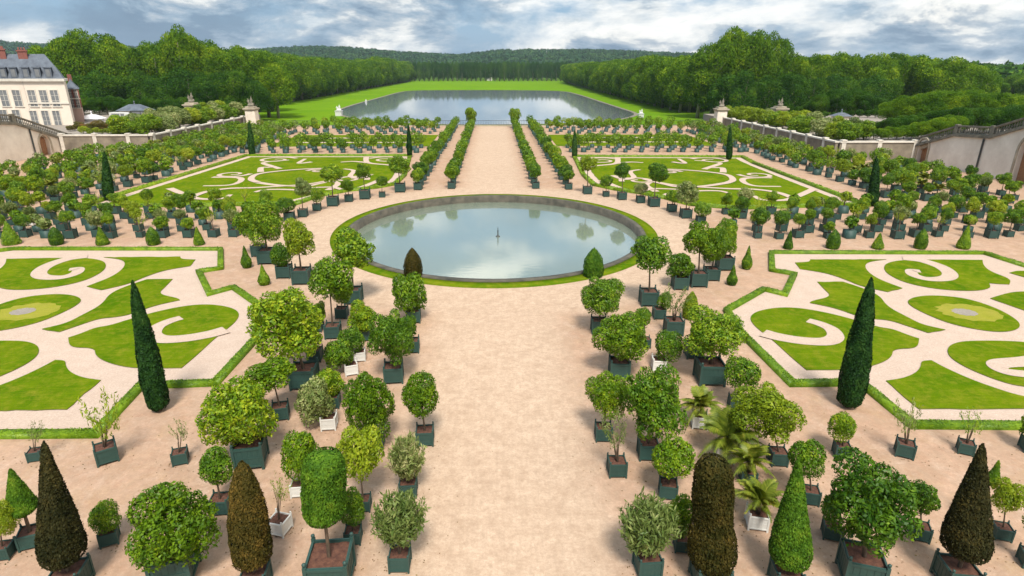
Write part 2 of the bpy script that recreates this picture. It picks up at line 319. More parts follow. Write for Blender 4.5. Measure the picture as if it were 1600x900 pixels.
def prof_crown(prof, Rr, H, n, size, jit=0.45, core=0.88, seg=20, droop_up=False, rough=0.016):
    """a clipped shape: profile [(z 0..1, r 0..1)], dense short foliage on a solid core"""
    z = np.array([p[0] for p in prof]); r = np.array([p[1] for p in prof])
    zi = np.linspace(0, 1, 200); ri = np.interp(zi, z, r); wgt = ri + 0.03; zz = rng.choice(zi, n, p=wgt / wgt.sum()) + rng.uniform(-.0025, .0025, n)
    zz = np.clip(zz, 0, 1); rr = np.interp(zz, z, r); an = rng.uniform(0, 2 * math.pi, n)
    bumpy = 1 + rough * np.sin(an * 3 + zz * 11) + rough * np.sin(an * 5 - zz * 23 + 1) + rng.normal(0, 0.018, n)
    for _ in range(16):
        a0, z0_, amp = rng.uniform(0, 6.283), rng.uniform(0, 1), rng.uniform(-.09, .07); da = (an - a0 + math.pi) % (2 * math.pi) - math.pi
        bumpy = bumpy + amp * np.exp(-(da / .45) ** 2 - ((zz - z0_) / .09) ** 2)
    stray = rng.random(n) < .02; bumpy = np.where(stray, bumpy + rng.uniform(.03, .10, n), bumpy)
    P = np.stack([np.cos(an) * rr * Rr * bumpy, np.sin(an) * rr * Rr * bumpy, zz * H], axis=1)
    dr = (np.interp(zz + .01, z, r) - np.interp(zz - .01, z, r)) / 0.02
    D = np.stack([np.cos(an), np.sin(an), -dr * Rr / H], axis=1)
    up = np.tile(np.array([[0, 0, 1.0]]), (n, 1)) + rng.normal(size=(n, 3)) * .4
    lv = leaf_quads(P, D + rng.normal(size=P.shape) * jit, size, 0.5, droop=up if droop_up else None)
    zc = np.linspace(0, 1, 14); rc = np.interp(zc, z, r) * Rr * core; V = []
    for a_, b_ in zip(zc, rc):
        for i in range(seg): V.append((b_ * math.cos(2 * math.pi * i / seg), b_ * math.sin(2 * math.pi * i / seg), a_ * H * 0.99))
    Q = [(j * seg + i, j * seg + (i + 1) % seg, (j + 1) * seg + (i + 1) % seg, (j + 1) * seg + i) for j in range(13) for i in range(seg)]
    top = 13 * seg
    Q += [(top + i, top + i + 1, top + seg - 2 - i, top + seg - 1 - i) for i in range(seg // 2 - 1)]
    Q += [(i, i + 1, seg - 2 - i, seg - 1 - i) for i in range(seg // 2 - 1)]
    return join_q([lv, (np.array(V), np.array(Q))])
def ordn(k):
    a = ['', 'first', 'second', 'third', 'fourth', 'fifth', 'sixth', 'seventh', 'eighth', 'ninth', 'tenth', 'eleventh', 'twelfth', 'thirteenth', 'fourteenth', 'fifteenth', 'sixteenth', 'seventeenth', 'eighteenth', 'nineteenth', 'twentieth']
    if k <= 20: return a[k]
    t = {2: 'twenty', 3: 'thirty', 4: 'forty', 5: 'fifty', 6: 'sixty', 7: 'seventy'}[k // 10]
    return t + '-' + a[k % 10] if k % 10 else t[:-1] + 'ieth'

# ---------------------------------------------------------------- ground, basin, lake
BX, BY, RGX, RGY = 0.1, 58.1, 15.7, 17.2          # fountain basin centre and outer radii of its grass ring
def chaikin(pts, it=3, corner=58):
    pts = [tuple(p) for p in pts]
    n = len(pts); keep = []
    for i in range(n):
        a, b, c = Vector(pts[i - 1]), Vector(pts[i]), Vector(pts[(i + 1) % n]); u, v_ = b - a, c - b
        keep.append(u.length > 0 and v_.length > 0 and math.degrees(u.angle(v_)) > corner)
    for _ in range(it):
        q, kk = [], []
        for i in range(len(pts)):
            a, b, c = Vector(pts[i - 1]), Vector(pts[i]), Vector(pts[(i + 1) % len(pts)])
            if keep[i]: q.append(tuple(b)); kk.append(True)
            else: q.append(tuple(b.lerp(a, .25))); q.append(tuple(b.lerp(c, .25))); kk += [False, False]
        pts, keep = q, kk
    return pts
def poly(name, pts, z0, z1, m, parent=None, side=None):
    bm = bmesh.new(); n = len(pts)
    t = [bm.verts.new((x, y, z1)) for x, y in pts]; f = bm.faces.new(t)
    if f.normal.z < 0: f.normal_flip()
    f.normal_update()
    if z0 < z1 - 1e-4:
        b = [bm.verts.new((x, y, z0)) for x, y in pts]
        for i in range(n): bm.faces.new((t[i], t[(i + 1) % n], b[(i + 1) % n], b[i])).material_index = 1 if side else 0
    bmesh.ops.triangulate(bm, faces=[f]); me = bpy.data.meshes.new(name); bmesh.ops.recalc_face_normals(bm, faces=bm.faces[:])
    for fc in bm.faces:
        if abs(fc.normal.z) > .9 and fc.normal.z < 0: fc.normal_flip()
    bm.to_mesh(me); bm.free(); me.materials.append(m)
    if side: me.materials.append(side)
    return link(name, me, parent)
def struct(o): o['kind'] = 'structure'; return o
def ell(rx, ry, n=96): return [(BX + rx * math.cos(2 * math.pi * i / n), BY + ry * math.sin(2 * math.pi * i / n)) for i in range(n)]
def annulus(name, ra, rb, z, m, zb=None, n=128, wob=0):
    """ring between two ellipses (outer ra, inner rb); zb drops the inner side down to zb"""
    V, Q = [], []
    for i in range(n):
        c, s = math.cos(2 * math.pi * i / n), math.sin(2 * math.pi * i / n)
        V += [(BX + ra[0] * c, BY + ra[1] * s, z), (BX + rb[0] * c, BY + rb[1] * s, z)]
        if zb is not None: V += [(BX + rb[0] * c, BY + rb[1] * s, zb[0]), (BX + ra[0] * c, BY + ra[1] * s, zb[1])]
    k = 2 if zb is None else 4
    for i in range(n):
        j = (i + 1) % n; Q.append((i * k, j * k, j * k + 1, i * k + 1))
        if zb is not None: Q.append((i * k + 1, j * k + 1, j * k + 2, i * k + 2)); Q.append((j * k, i * k, i * k + 3, j * k + 3))
    return q_mesh(name, V, Q, m)
# orangery floor: sheet with a hole for the basin
def floor_with_hole():
    bm = bmesh.new(); n = 96; e = ell(RGX - 1.58, RGY - 1.64, n)
    O = [(-97, -30), (97, -30), (97, 171), (-97, 171)]
    ring = [bm.verts.new((x, y, 0)) for x, y in e]
    outer = []
    for x, y in e:
        dx, dy = x - BX, y - BY; t = min([abs((97 if dx > 0 else -97) - BX) / abs(dx) if dx else 1e9, abs((171 if dy > 0 else -30) - BY) / abs(dy) if dy else 1e9])
        outer.append(bm.verts.new((BX + dx * t, BY + dy * t, 0)))
    for i in range(n): bm.faces.new((ring[i], outer[i], outer[(i + 1) % n], ring[(i + 1) % n]))
    cor = {(-1, -1): (-97, -30), (1, -1): (97, -30), (1, 1): (97, 171), (-1, 1): (-97, 171)}
    for i in range(n):
        a, b = outer[i].co, outer[(i + 1) % n].co
        if abs(a.x - b.x) > 1e-3 and abs(a.y - b.y) > 1e-3:
            c = (97 if (a.x + b.x) > 0 else -97, 171 if (a.y + b.y) / 2 > BY else -30)
            bm.faces.new((outer[i], bm.verts.new((c[0], c[1], 0)), outer[(i + 1) % n]))
    me = bm_mesh('ground', bm, M['sand_rough'])
    return me
g = struct(link('ground', floor_with_hole())); 
for p in g.data.polygons:
    if p.normal.z < 0: p.flip()
# smoother walking paths: central alley and the ring round the basin, 4 mm above
def strip(name, pts, z, m):
    return struct(poly(name, pts, z, z, m))
ed = [(2.6 + 2.2 * min(1, max(0, (y - 12) / 26)) + .25 * math.sin(y * .9) + .15 * math.sin(y * 2.3), y) for y in np.arange(-30, 41, 1.0)]
strip('path', [(-x, y) for x, y in ed[::-1]] + [(x + .3, y) for x, y in ed], 0.004, M['sand'])
strip('path', [(-5.0, 78.5), (5.0, 78.5), (5.0, 171), (-5.0, 171)], 0.004, M['sand'])
struct(link('path', annulus('ring_path', (RGX + 5.2, RGY + 4.6), (RGX - .1, RGY - .1), 0.008, M['sand'])))
struct(link('lawn', annulus('basin_grass', (RGX, RGY), (RGX - 1.15, RGY - 1.15), 0.07, M['lawn'], zb=(0.0, 0.0))))
rimo = struct(link('kerb', annulus('basin_rim', (RGX - 1.12, RGY - 1.12), (RGX - 1.62, RGY - 1.68), 0.16, M['rim'], zb=(-1.4, 0.0))))
struct(poly('water', ell(RGX - 1.58, RGY - 1.64), -0.62, -0.62, M['pool']))
# lower land beyond, down to the horizon
bm = bmesh.new(); bx(bm, -3400, 3400, 171.2, 3480, -3.4, -3.0); struct(link('terrain', bm_mesh('terrain', bm, M['field'])))
bm = bmesh.new(); bx(bm, -3400, 3400, -300, 170.8, -3.6, -3.2)
struct(link('terrain', bm_mesh('terrain', bm, M['street'])))
# meadow and lake
def P3(l): return [at(x, y, -3) for x, y in l]
mead = P3([(300, 205), (1240, 205), (1240, 186), (1080, 176), (950, 147), (888, 129), (878, 126), (646, 126), (636, 129), (560, 141), (420, 166), (300, 188)])
struct(poly('meadow', mead, -2.99, -2.99, M['meadow']))
lake = P3([(640, 141.5), (700, 141), (800, 141), (880, 142), (905, 148), (935, 158), (972, 170), (998, 178), (985, 184), (955, 189), (900, 193), (800, 195), (700, 195), (620, 192), (570, 188), (535, 182), (524, 175), (540, 167), (596, 152), (620, 145)])
lk = chaikin(lake, 3, 200)
struct(poly('water', lk, -2.94, -2.94, M['lake']))
# thin dark bank round the lake
def ribbon(pts, w_, z, closed=True, zs=None):
    n = len(pts); V = []
    for i in range(n):
        a = Vector(pts[i - 1] if (closed or i) else pts[0]); b = Vector(pts[(i + 1) % n] if (closed or i < n - 1) else pts[-1])
        d = (b - a).normalized(); nn = Vector((-d.y, d.x)); p = Vector(pts[i])
        ww = w_[i] if isinstance(w_, (list, tuple)) else w_
        V += [(p.x + nn.x * ww / 2, p.y + nn.y * ww / 2, z), (p.x - nn.x * ww / 2, p.y - nn.y * ww / 2, z)]
    Q = [(2 * i, 2 * ((i + 1) % n), 2 * ((i + 1) % n) + 1, 2 * i + 1) for i in range(n if closed else n - 1)]
    return V, Q
V, Q = ribbon(lk, 1.6, -2.9); struct(link('kerb', q_mesh('lake_bank', V, Q, M['darkstone'])))

# side terraces (street level, 3 m up) behind the low walls
LX, RX = at(300, 197.5, 3.25)[0], at(1305, 220, 3.25)[0]
print('walls', LX, RX)
LWY, RWY = 117.0, 104.0
for nm, x0, x1, y0, y1 in (('pavement', -420, LX - .25, LWY + .3, 174), ('pavement', RX + .25, 420, RWY + .3, 174), ('pavement', -420, -116, 174.01, 226)):
    bm = bmesh.new(); bx(bm, x0, x1, y0, y1, -3.3, 2.9); struct(link(nm, bm_mesh(nm, bm, M['street'])))
for nm, x0, x1 in (('pavement', -420, -96), ('pavement', 86, 420)):
    bm = bmesh.new(); bx(bm, x0, x1, 20, LWY + .28 if x0 < 0 else RWY + .28, -3.3, 2.896); struct(link(nm, bm_mesh(nm, bm, M['street'])))
# strips of lawn between the far tub rows
for s in (-1, 1):
    struct(poly('lawn', [(s * 13, 125), (s * 46, 125), (s * 46, 147), (s * 13, 147)], 0.0, 0.05, M['lawn']))
    struct(poly('path', [(s * 17, 131), (s * 42, 131), (s * 42, 132.5), (s * 17, 132.5)], 0.054, 0.054, M['gravel']))
    struct(poly('path', [(s * 17, 139.5), (s * 42, 139.5), (s * 42, 141.3), (s * 17, 141.3)], 0.054, 0.054, M['gravel']))

# ---------------------------------------------------------------- parterres
def G(l): return [at(x, y) for x, y in l]
def catmull(pts, k=6):
    o = []
    for i in range(len(pts) - 1):
        p0, p1, p2, p3 = [np.array(pts[j]) for j in (max(0, i - 1), i, i + 1, min(len(pts) - 1, i + 2))]
        for s in range(k):
            t = s / k; o.append(tuple(0.5 * ((2 * p1) + (-p0 + p2) * t + (2 * p0 - 5 * p1 + 4 * p2 - p3) * t * t + (-p0 + 3 * p1 - 3 * p2 + p3) * t ** 3)))
    o.append(tuple(pts[-1])); return o
def hedge(name, pts, wd, h, dens, size, label, closed=True):
    n = len(pts); rngs = n if closed else n - 1
    bm = bmesh.new(); inner, outer = [], []
    for i in range(n):
        p = Vector(pts[i]); a = Vector(pts[i - 1]) if (closed or i) else None; c = Vector(pts[(i + 1) % n]) if (closed or i < n - 1) else None
        d1 = (p - a).normalized() if a is not None else None; d2 = (c - p).normalized() if c is not None else None
        d1 = d1 or d2; d2 = d2 or d1; n1 = Vector((-d1.y, d1.x)); n2 = Vector((-d2.y, d2.x)); nn = (n1 + n2).normalized(); k = min(2, 1 / max(.3, nn.dot(n1)))
        inner.append(p + nn * wd / 2 * k); outer.append(p - nn * wd / 2 * k)
    for i in range(rngs):
        j = (i + 1) % n; A = [(inner[i].x, inner[i].y), (inner[j].x, inner[j].y), (outer[j].x, outer[j].y), (outer[i].x, outer[i].y)]
        b = [bm.verts.new((x, y, 0)) for x, y in A]; t = [bm.verts.new((x, y, h * .93)) for x, y in A]
        bm.faces.new(t); [bm.faces.new((b[q], b[(q + 1) % 4], t[(q + 1) % 4], t[q])) for q in range(4)]
    vs = np.array([v_.co for v_ in bm.verts]); qs = np.array([[v_.index for v_ in f.verts] for f in bm.faces]) if False else None
    bm.verts.index_update(); vs = np.array([v_.co[:] for v_ in bm.verts]); qs = np.array([[v_.index for v_ in f.verts] for f in bm.faces]); bm.free()
    Ps, Ds = [], []
    for i in range(rngs):
        a, b = np.array(pts[i]), np.array(pts[(i + 1) % n]); Ln = np.linalg.norm(b - a); d = (b - a) / Ln; nn = np.array([-d[1], d[0]])
        m_ = max(4, int(Ln * dens)); t = rng.uniform(0, Ln, m_); u = rng.uniform(-(h + wd / 2), h + wd / 2, m_)
        off = np.clip(u, -wd / 2, wd / 2); zz_ = np.where(abs(u) > wd / 2, h - (abs(u) - wd / 2), h) ; wv = 0.02 * np.sin(t * 3) + rng.normal(0, .012, m_)
        P = np.stack([a[0] + d[0] * t + nn[0] * off, a[1] + d[1] * t + nn[1] * off, np.clip(zz_ + wv, .01, None)], axis=1)
        D = np.stack([np.where(abs(u) > wd / 2, np.sign(u) * nn[0], 0), np.where(abs(u) > wd / 2, np.sign(u) * nn[1], 0), np.where(abs(u) > wd / 2, .2, 1.0)], axis=1)
        Ps.append(P); Ds.append(D)
    P = np.concatenate(Ps); D = np.concatenate(Ds)
    me = q_mesh(name, *join_q([leaf_quads(P, D + rng.normal(size=P.shape) * .4, size, .6), (vs, qs)]), M['hedge'])
    return tag(link(name, me), label, 'hedge', 'low box hedges edging the parterres')
M['turfedge'] = plain('cut_turf_edge', (0.06, 0.07, 0.012), (0.11, 0.11, 0.025), 3, 1.0)
def ragged(pts, step=.45, j=.03):
    o = []
    for i in range(len(pts)):
        a, b = np.array(pts[i]), np.array(pts[(i + 1) % len(pts)]); Ln = np.linalg.norm(b - a); k = max(1, int(Ln / step)); o.append(tuple(a))
        for q in range(1, k): p = a + (b - a) * q / k; o.append((p[0] + rng.normal(0, j), p[1] + rng.normal(0, j)))
    return o
def lawn(pts, corner=58, it=3, z=0.055):
    return struct(poly('lawn', ragged(chaikin(pts, it, corner)), 0.004, z, M['lawn'], side=M['turfedge']))
NC = 0
def curl(pts, w0, w1, z=0.060, outside=0):
    global NC; NC += 1; z += .004 * (NC % 16)
    c = catmull(pts, 8); n = len(c); ws = [w0 + (w1 - w0) * i / (n - 1) for i in range(n)]
    V, Q = ribbon(c, ws, z, closed=False)
    V = [(a, b, .016 if i < 2 * outside else q) for i, (a, b, q) in enumerate(V)]; return struct(link('path', q_mesh('curl_path', V, Q, M['gravel'])))
# near parterres: outline measured on each side, lawns measured on the right-hand one and mirrored
hr = G([(1205, 396), (1537, 397), (1600, 417)]); hr += [(hr[-1][0] + 5.5, hr[-1][1] - 1.0), (hr[-1][0] + 8.5, hr[-1][1] - 6)]
hr2 = G([(1700, 669), (1425, 667), (1352, 607), (1315, 601), (1237, 602), (1157, 522), (1135, 487), (1193, 454), (1226, 462), (1241, 430), (1206, 424)])
xr = hr[-1][0]
near_r = hr + [(xr, 36.0), (xr - 3, 22.3), (hr2[0][0] + 8, 22.3)] + hr2
lb = G([(345, 391), (0, 390)]); 
hl2 = G([(-120, 683), (150, 681), (222, 604), (262, 604), (337, 601), (400, 532), (401, 476), (365, 451), (328, 461), (311, 426), (345, 421)])
near_l = [lb[0], (-42.0, lb[0][1] + .4), (-46.5, 48.5), (-52, 47.5), (-55, 42), (-55, 36), (-52, 22.8), (hl2[0][0] - 6, 22.8)] + hl2
for s, pts in ((1, near_r), (-1, near_l)):
    struct(poly('gravel', pts, 0.004, 0.012, M['gravel']))
    hedge('box_hedge', pts, 0.42, 0.26, 260, 0.042, 'low clipped box hedge outlining the %s near lawn parterre' % ('right' if s > 0 else 'left'))
LAWNS = [
 [(1242, 411), (1265, 410), (1266, 406), (1385, 406), (1360, 409), (1351, 414), (1354, 424), (1372, 437), (1410, 451), (1387, 457), (1345, 448), (1320, 437), (1290, 427), (1250, 421)],
 [(1417, 406), (1535, 407), (1536, 415), (1547, 425), (1580, 437), (1577, 445), (1545, 443), (1549, 451), (1522, 456), (1465, 453), (1415, 443), (1388, 430), (1380, 420), (1385, 411)],
 [(1277, 441), (1317, 441), (1345, 450), (1374, 462), (1386, 480), (1417, 496), (1440, 508), (1477, 516), (1450, 521), (1417, 510), (1390, 501), (1362, 499), (1340, 495), (1305, 482), (1265, 474), (1268, 471), (1300, 464), (1287, 452)],
 [(1417, 470), (1432, 464), (1462, 462), (1512, 467), (1562, 484), (1597, 506), (1587, 518), (1550, 520), (1487, 508), (1445, 491), (1421, 478)],
 [(1547, 467), (1582, 456), (1625, 457), (1690, 470), (1700, 500), (1660, 505), (1600, 486)],
 [(1577, 427), (1590, 423), (1640, 427), (1665, 445), (1640, 442), (1600, 434)],
 [(1170, 497), (1182, 487), (1215, 481), (1250, 482), (1295, 490), (1340, 502), (1372, 512), (1395, 515), (1417, 524), (1436, 530), (1434, 545), (1395, 546), (1394, 557), (1380, 567), (1350, 576), (1317, 579), (1260, 579), (1237, 560), (1205, 530), (1180, 512)],
 [(1384, 596), (1412, 592), (1432, 583), (1439, 573), (1439, 565), (1455, 564), (1475, 575), (1512, 592), (1550, 606), (1600, 622), (1690, 632), (1700, 640), (1435, 640)],
 [(1479, 547), (1487, 538), (1512, 533), (1600, 534), (1700, 548), (1740, 580), (1700, 612), (1600, 606), (1562, 597), (1512, 577), (1484, 560)]]
CURLS = [[(1410, 404), (1440, 408), (1470, 418), (1484, 429), (1477, 436), (1450, 437), (1428, 431), (1424, 424), (1438, 425)],
         [(1170, 516), (1190, 521), (1217, 528), (1255, 534), (1290, 535), (1305, 528), (1299, 516), (1280, 507), (1262, 502)],
         [(1700, 562), (1640, 563), (1600, 567), (1562, 570), (1560, 577), (1580, 584), (1625, 588)]]
ry0, ry1 = 22.4, at(1205, 396)[1]; ly0, ly1 = 22.9, at(345, 391)[1]
def mir(p): return (-p[0] - 0.15, ly0 + (p[1] - ry0) * (ly1 - ly0) / (ry1 - ry0))
for l in LAWNS:
    p = G(l); lawn(p); lawn([mir(q) for q in p][::-1])
for c in CURLS:
    p = G(c); no = 9 if c[0] == (1170, 516) else 0; curl(p, 1.25, .75, outside=no); curl([mir(q) for q in p], 1.25, .75, outside=no)
M['yellowed'] = grass_mat('yellowed_grass', (0.26, 0.26, 0.03), (0.30, 0.27, 0.05), (0.22, 0.24, 0.03), 1.0)
for s in (0, 1):
    c = at(1507, 489); c = mir(c) if s else c
    def circ(cx_, cy_, a, b, n=28, ph=0): return [(cx_ + a * math.cos(6.2832 * i / n + ph) * (1 + .09 * math.sin(3 * i)), cy_ + b * math.sin(6.2832 * i / n + ph) * (1 + .08 * math.cos(2.3 * i))) for i in range(n)]
    struct(poly('lawn', circ(c[0] + .3, c[1], 1.9, 1.5), 0.059, 0.059, M['yellowed'])); struct(poly('gravel', circ(c[0], c[1], .75, .62), 0.064, 0.064, M['street']))

# far parterres
far_r = G([(897, 245), (1160, 246)]); far_r += G([(1178, 256), (1350, 321)]) + [at(1150, 327)] + G([(1078, 321), (1040, 311), (1000, 303), (960, 297), (928, 290), (912, 275)])
far_l = G([(641, 244), (385, 244)]); far_l += G([(366, 250), (178, 308)]) + [(-46.9, at(400, 324)[1])] + G([(462, 320), (500, 307), (545, 299), (590, 294), (617, 289), (632, 275)])
def inset(pts, d):
    A = sum(pts[i - 1][0] * pts[i][1] - pts[i][0] * pts[i - 1][1] for i in range(len(pts))); s = 1 if A > 0 else -1
    o = []
    for i in range(len(pts)):
        a, b, c = Vector(pts[i - 1]), Vector(pts[i]), Vector(pts[(i + 1) % len(pts)]); d1, d2 = (b - a).normalized(), (c - b).normalized()
        n1, n2 = Vector((-d1.y, d1.x)) * s, Vector((-d2.y, d2.x)) * s; nn = (n1 + n2).normalized(); o.append(tuple(b + nn * d * min(2, 1 / max(.35, nn.dot(n1)))))
    return o
FAR = [
 [(1100, 325), (1082, 318), (1040, 306), (1075, 300), (1120, 299), (1140, 303)],                       # strokes measured on the right-hand far parterre
 [(1272, 296), (1240, 310), (1220, 314), (1190, 313), (1178, 307)],
 [(1240, 311), (1215, 302), (1180, 297), (1140, 296), (1105, 294), (1060, 291), (1030, 286)],
 [(1135, 287), (1145, 282), (1135, 274), (1100, 269), (1060, 266), (1030, 265)],
 [(1135, 287), (1100, 292), (1060, 293), (1038, 289), (1005, 281)],
 [(1205, 278), (1165, 279), (1162, 285), (1180, 291), (1220, 292)],
 [(1130, 270), (1128, 263), (1112, 262), (1125, 255), (1085, 251)],
 [(1100, 265), (1125, 256)],
 [(965, 247), (962, 256), (930, 260), (910, 265)],
 [(962, 256), (985, 254), (1005, 255)],
 [(958, 275), (975, 281), (990, 278), (985, 269), (1000, 266)],
 [(940, 283), (975, 297), (1000, 300), (1020, 296), (1060, 297)],
 [(1050, 254), (1070, 256), (1060, 249)],
 [(1025, 300), (1010, 290), (1020, 284)]]
for s, pts in ((1, far_r), (-1, far_l)):
    struct(poly('gravel', pts, 0.004, 0.012, M['gravel']))
    hedge('box_hedge', pts, 0.6, 0.36, 60, 0.10, 'low clipped box hedge round the %s far parterre beyond the fountain basin' % ('right' if s > 0 else 'left'))
    lawn(inset(pts, 1.5), 40, 2)
ky0, ky1 = far_r[0][1], far_r[4][1]; jy0, jy1 = far_l[0][1], far_l[4][1]
for c in FAR:
    p = G(c); curl(p, 1.0, .6)
    curl([(-q[0] - 0.6, jy1 + (q[1] - ky1) * (jy0 - jy1) / (ky0 - ky1)) for q in p], 1.0, .6)

for s in (-1, 1):
    for cx_, cy_, rr_, a0, dr in ((18.5, 104, 3.6, .4, 1), (20.5, 84.5, 2.6, 3.4, -1), (37.5, 104, 3.4, 2.6, -1), (39, 89, 2.6, 3.0, 1), (27, 92, 1.8, 0, 1)):
        yy_ = cy_ + (2.0 if s < 0 else 0)
        curl([(s * (cx_ + rr_ * (1 - .8 * k / 13) * math.cos(a0 + dr * k * .62)), yy_ + rr_ * (1 - .8 * k / 13) * math.sin(a0 + dr * k * .62)) for k in range(14)], .8, .45)
# ---------------------------------------------------------------- planted tubs: shared pieces
def tub_mesh(m, posts=True, detail=True):
    """unit tub, 1 wide and about 1 tall, standing on four feet"""
    bm = bmesh.new(); h0, h1 = 0.10, 0.90; t = .035
    for sx in (-1, 1):
        bx(bm, sx * .46 - t / 2, sx * .46 + t / 2, -.44, .44, h0, h1); 
    for sy in (-1, 1): bx(bm, -.44, .44, sy * .46 - t / 2, sy * .46 + t / 2, h0, h1)
    bx(bm, -.44, .44, -.44, .44, h0 + .01, h0 + .05)
    if detail:
        for s in (-1, 1):                      # rails and iron straps standing proud of the boards
            for z in (h0 + .02, h1 - .10):
                bx(bm, -.44, .44, s * .492 - .014, s * .492 + .014, z, z + .08); bx(bm, s * .492 - .014, s * .492 + .014, -.44, .44, z, z + .08)
            for k in range(-2, 3):
                bx(bm, k * .17 - .006, k * .17 + .006, s * .482 - .004, s * .482 + .004, h0 + .1, h1 - .1)
                bx(bm, s * .482 - .004, s * .482 + .004, k * .17 - .006, k * .17 + .006, h0 + .1, h1 - .1)
            bx(bm, -.44, .44, s * .484, s * .490, .46, .52)
    if posts:
        for sx in (-1, 1):
            for sy in (-1, 1): post_geo(bm, sx * .47, sy * .47)
    return bm_mesh('tub', bm, m)
def post_geo(bm, x, y):
    bx(bm, x - .045, x + .045, y - .045, y + .045, 0.0, .96)
    lathe(bm, [(.018, .96), (.02, .985), (.04, 1.0), (.052, 1.03), (.045, 1.065), (.012, 1.09)], 8, x, y)
def post_mesh(m):
    bm = bmesh.new(); post_geo(bm, 0, 0); return bm_mesh('post', bm, m)
def soil_mesh():
    bm = bmesh.new(); bmesh.ops.create_grid(bm, x_segments=9, y_segments=9, size=.44)
    for v_ in bm.verts: v_.co.z = .80 + random.uniform(-.015, .03)
    return bm_mesh('soil', bm, M['soil'], True)
TUB = {c: (tub_mesh(M[c], False), post_mesh(M[c]), tub_mesh(M[c], True, False)) for c in ('tub', 'tubw')}
SOIL = soil_mesh()
def trunk_mesh(kind, i):
    random.seed(40 + i); bm = bmesh.new()
    if kind == 'standard':
        a = [(0, 0, 0), (random.uniform(-.02, .02), random.uniform(-.02, .02), .35), (random.uniform(-.03, .03), random.uniform(-.03, .03), .75)]
        tube(bm, a, [.075, .055, .05], 7)
        for k in range(5):
            t = k * 1.257 + random.random(); tube(bm, [a[2], (a[2][0] + .16 * math.cos(t), a[2][1] + .16 * math.sin(t), .92), (.42 * math.cos(t), .42 * math.sin(t), 1.12), (.6 * math.cos(t), .6 * math.sin(t), 1.25)], [.035, .026, .016, .006], 5)
    else:
        for k in range(7):
            t = k * .9 + random.random() * .5; r = random.uniform(.35, .85)
            tube(bm, [(.05 * math.cos(t), .05 * math.sin(t), 0), (.12 * math.cos(t), .12 * math.sin(t), .4), (.3 * r * math.cos(t), .3 * r * math.sin(t), .8), (.7 * r * math.cos(t), .7 * r * math.sin(t), 1.2)], [.04, .03, .02, .008], 5)
    return bm_mesh('trunk', bm, M['bark'], True)
TRUNK = {k: [trunk_mesh(k, i) for i in range(3)] for k in ('standard', 'bush')}
bm = bmesh.new(); tube(bm, [(0, 0, 0), (.01, .01, .5), (0, 0, 1)], [.07, .055, .045], 8); TRUNK['pole'] = [bm_mesh('trunk', bm, M['bark'], True)] * 3
def with_mat(me, m):
    c = me.copy(); c.materials.clear(); c.materials.append(m); return c
CROWN = {}
for i in range(4):
    CROWN['hi', i] = q_mesh('crown', *blob_crown(9500, .046, 30, .80, (.20, .38), aspect=.5, shell=.18, inner=.25), M['citrus'])
    CROWN['mid', i] = q_mesh('crown', *blob_crown(4200, .066, 20, .74, (.24, .44), shell=.18, inner=.25), M['citrus'])
    CROWN['ball', i] = q_mesh('crown', *blob_crown(4600, .058, 24, .52, (.34, .55), shell=.11, inner=.25), M['laurel'])
    CROWN['lo', i] = q_mesh('crown', *blob_crown(700, .13, 9, .55, (.36, .52)), M['citrus'])
def oleander_crown(n, size):
    """upright, willowy shoots fanning from the base"""
    P, D, A = [], [], []
    for k in range(n // 26):
        th = rng.uniform(0, 6.283); r = math.sqrt(rng.uniform(0, 1)); tip = np.array([r * math.cos(th), r * math.sin(th), math.sqrt(max(0, 1.02 - r * r)) * rng.uniform(.65, 1.05)]) * rng.uniform(.8, 1.05)
        base = np.array([tip[0] * .2, tip[1] * .2, -1.0])
        t = rng.uniform(.35, 1.0, 26)[:, None]; p = base + (tip - base) * t + rng.normal(0, .045, (26, 3)); d = (tip - base) / np.linalg.norm(tip - base)
        P.append(p); A.append(d + rng.normal(0, .45, (26, 3))); D.append(rng.normal(size=(26, 3)))
    P, D, A = map(np.concatenate, (P, D, A)); return leaf_quads(P, D, size, .24, droop=A)
for i in range(2):
    CROWN['oleander', i] = q_mesh('crown', *oleander_crown(4200, .11), M['oleander'])
    CROWN['sparse', i] = q_mesh('crown', *oleander_crown(420, .085), M['oleander'])
def palm_mesh(nf=26, seed=0, L_=1.0):
    rg = np.random.default_rng(seed); parts = []
    for k in range(nf):
        th = k * 2.4 + rg.uniform(-.2, .2); el = rg.uniform(.15, 1.35); ln = L_ * rg.uniform(.8, 1.1); m_ = 15
        s = np.linspace(.05, 1, m_); hor = np.cos(el) * s * ln + .12 * s ** 2 * ln; up = np.sin(el) * s * ln - .62 * s ** 2.2 * ln * (1.1 - .35 * el)
        C = np.stack([np.cos(th) * hor, np.sin(th) * hor, up], axis=1); T = np.gradient(C, axis=0); T = unit(T)
        side = np.array([-math.sin(th), math.cos(th), 0.0])
        parts.append((np.concatenate([C + side * .012, C - side * .012]), np.array([(i, i + 1, m_ + i + 1, m_ + i) for i in range(m_ - 1)])))
        V, Q = [], []
        for i in range(1, m_):
            for j in (0, .5):
                c = C[i - 1] * (1 - j) + C[i] * j
                for sg in (-1, 1):
                    ll = .30 * ln * math.sin(min(1, s[i] + .12) * 2.7 + .2) * rg.uniform(.8, 1.1)
                    d = side * sg * .75 + T[i] * .62 + np.array([0, 0, -.22]); d /= np.linalg.norm(d); wv = T[i] * .018
                    o = len(V); V += [c - wv, c + wv, c + d * ll * .6 + wv + [0, 0, .01], c + d * ll]; Q.append((o, o + 1, o + 2, o + 3))
        parts.append((np.array(V), np.array(Q)))
    return q_mesh('crown', *join_q(parts), M['palm'])
PALM = [palm_mesh(26, 1), palm_mesh(22, 5)]
MATV = {}
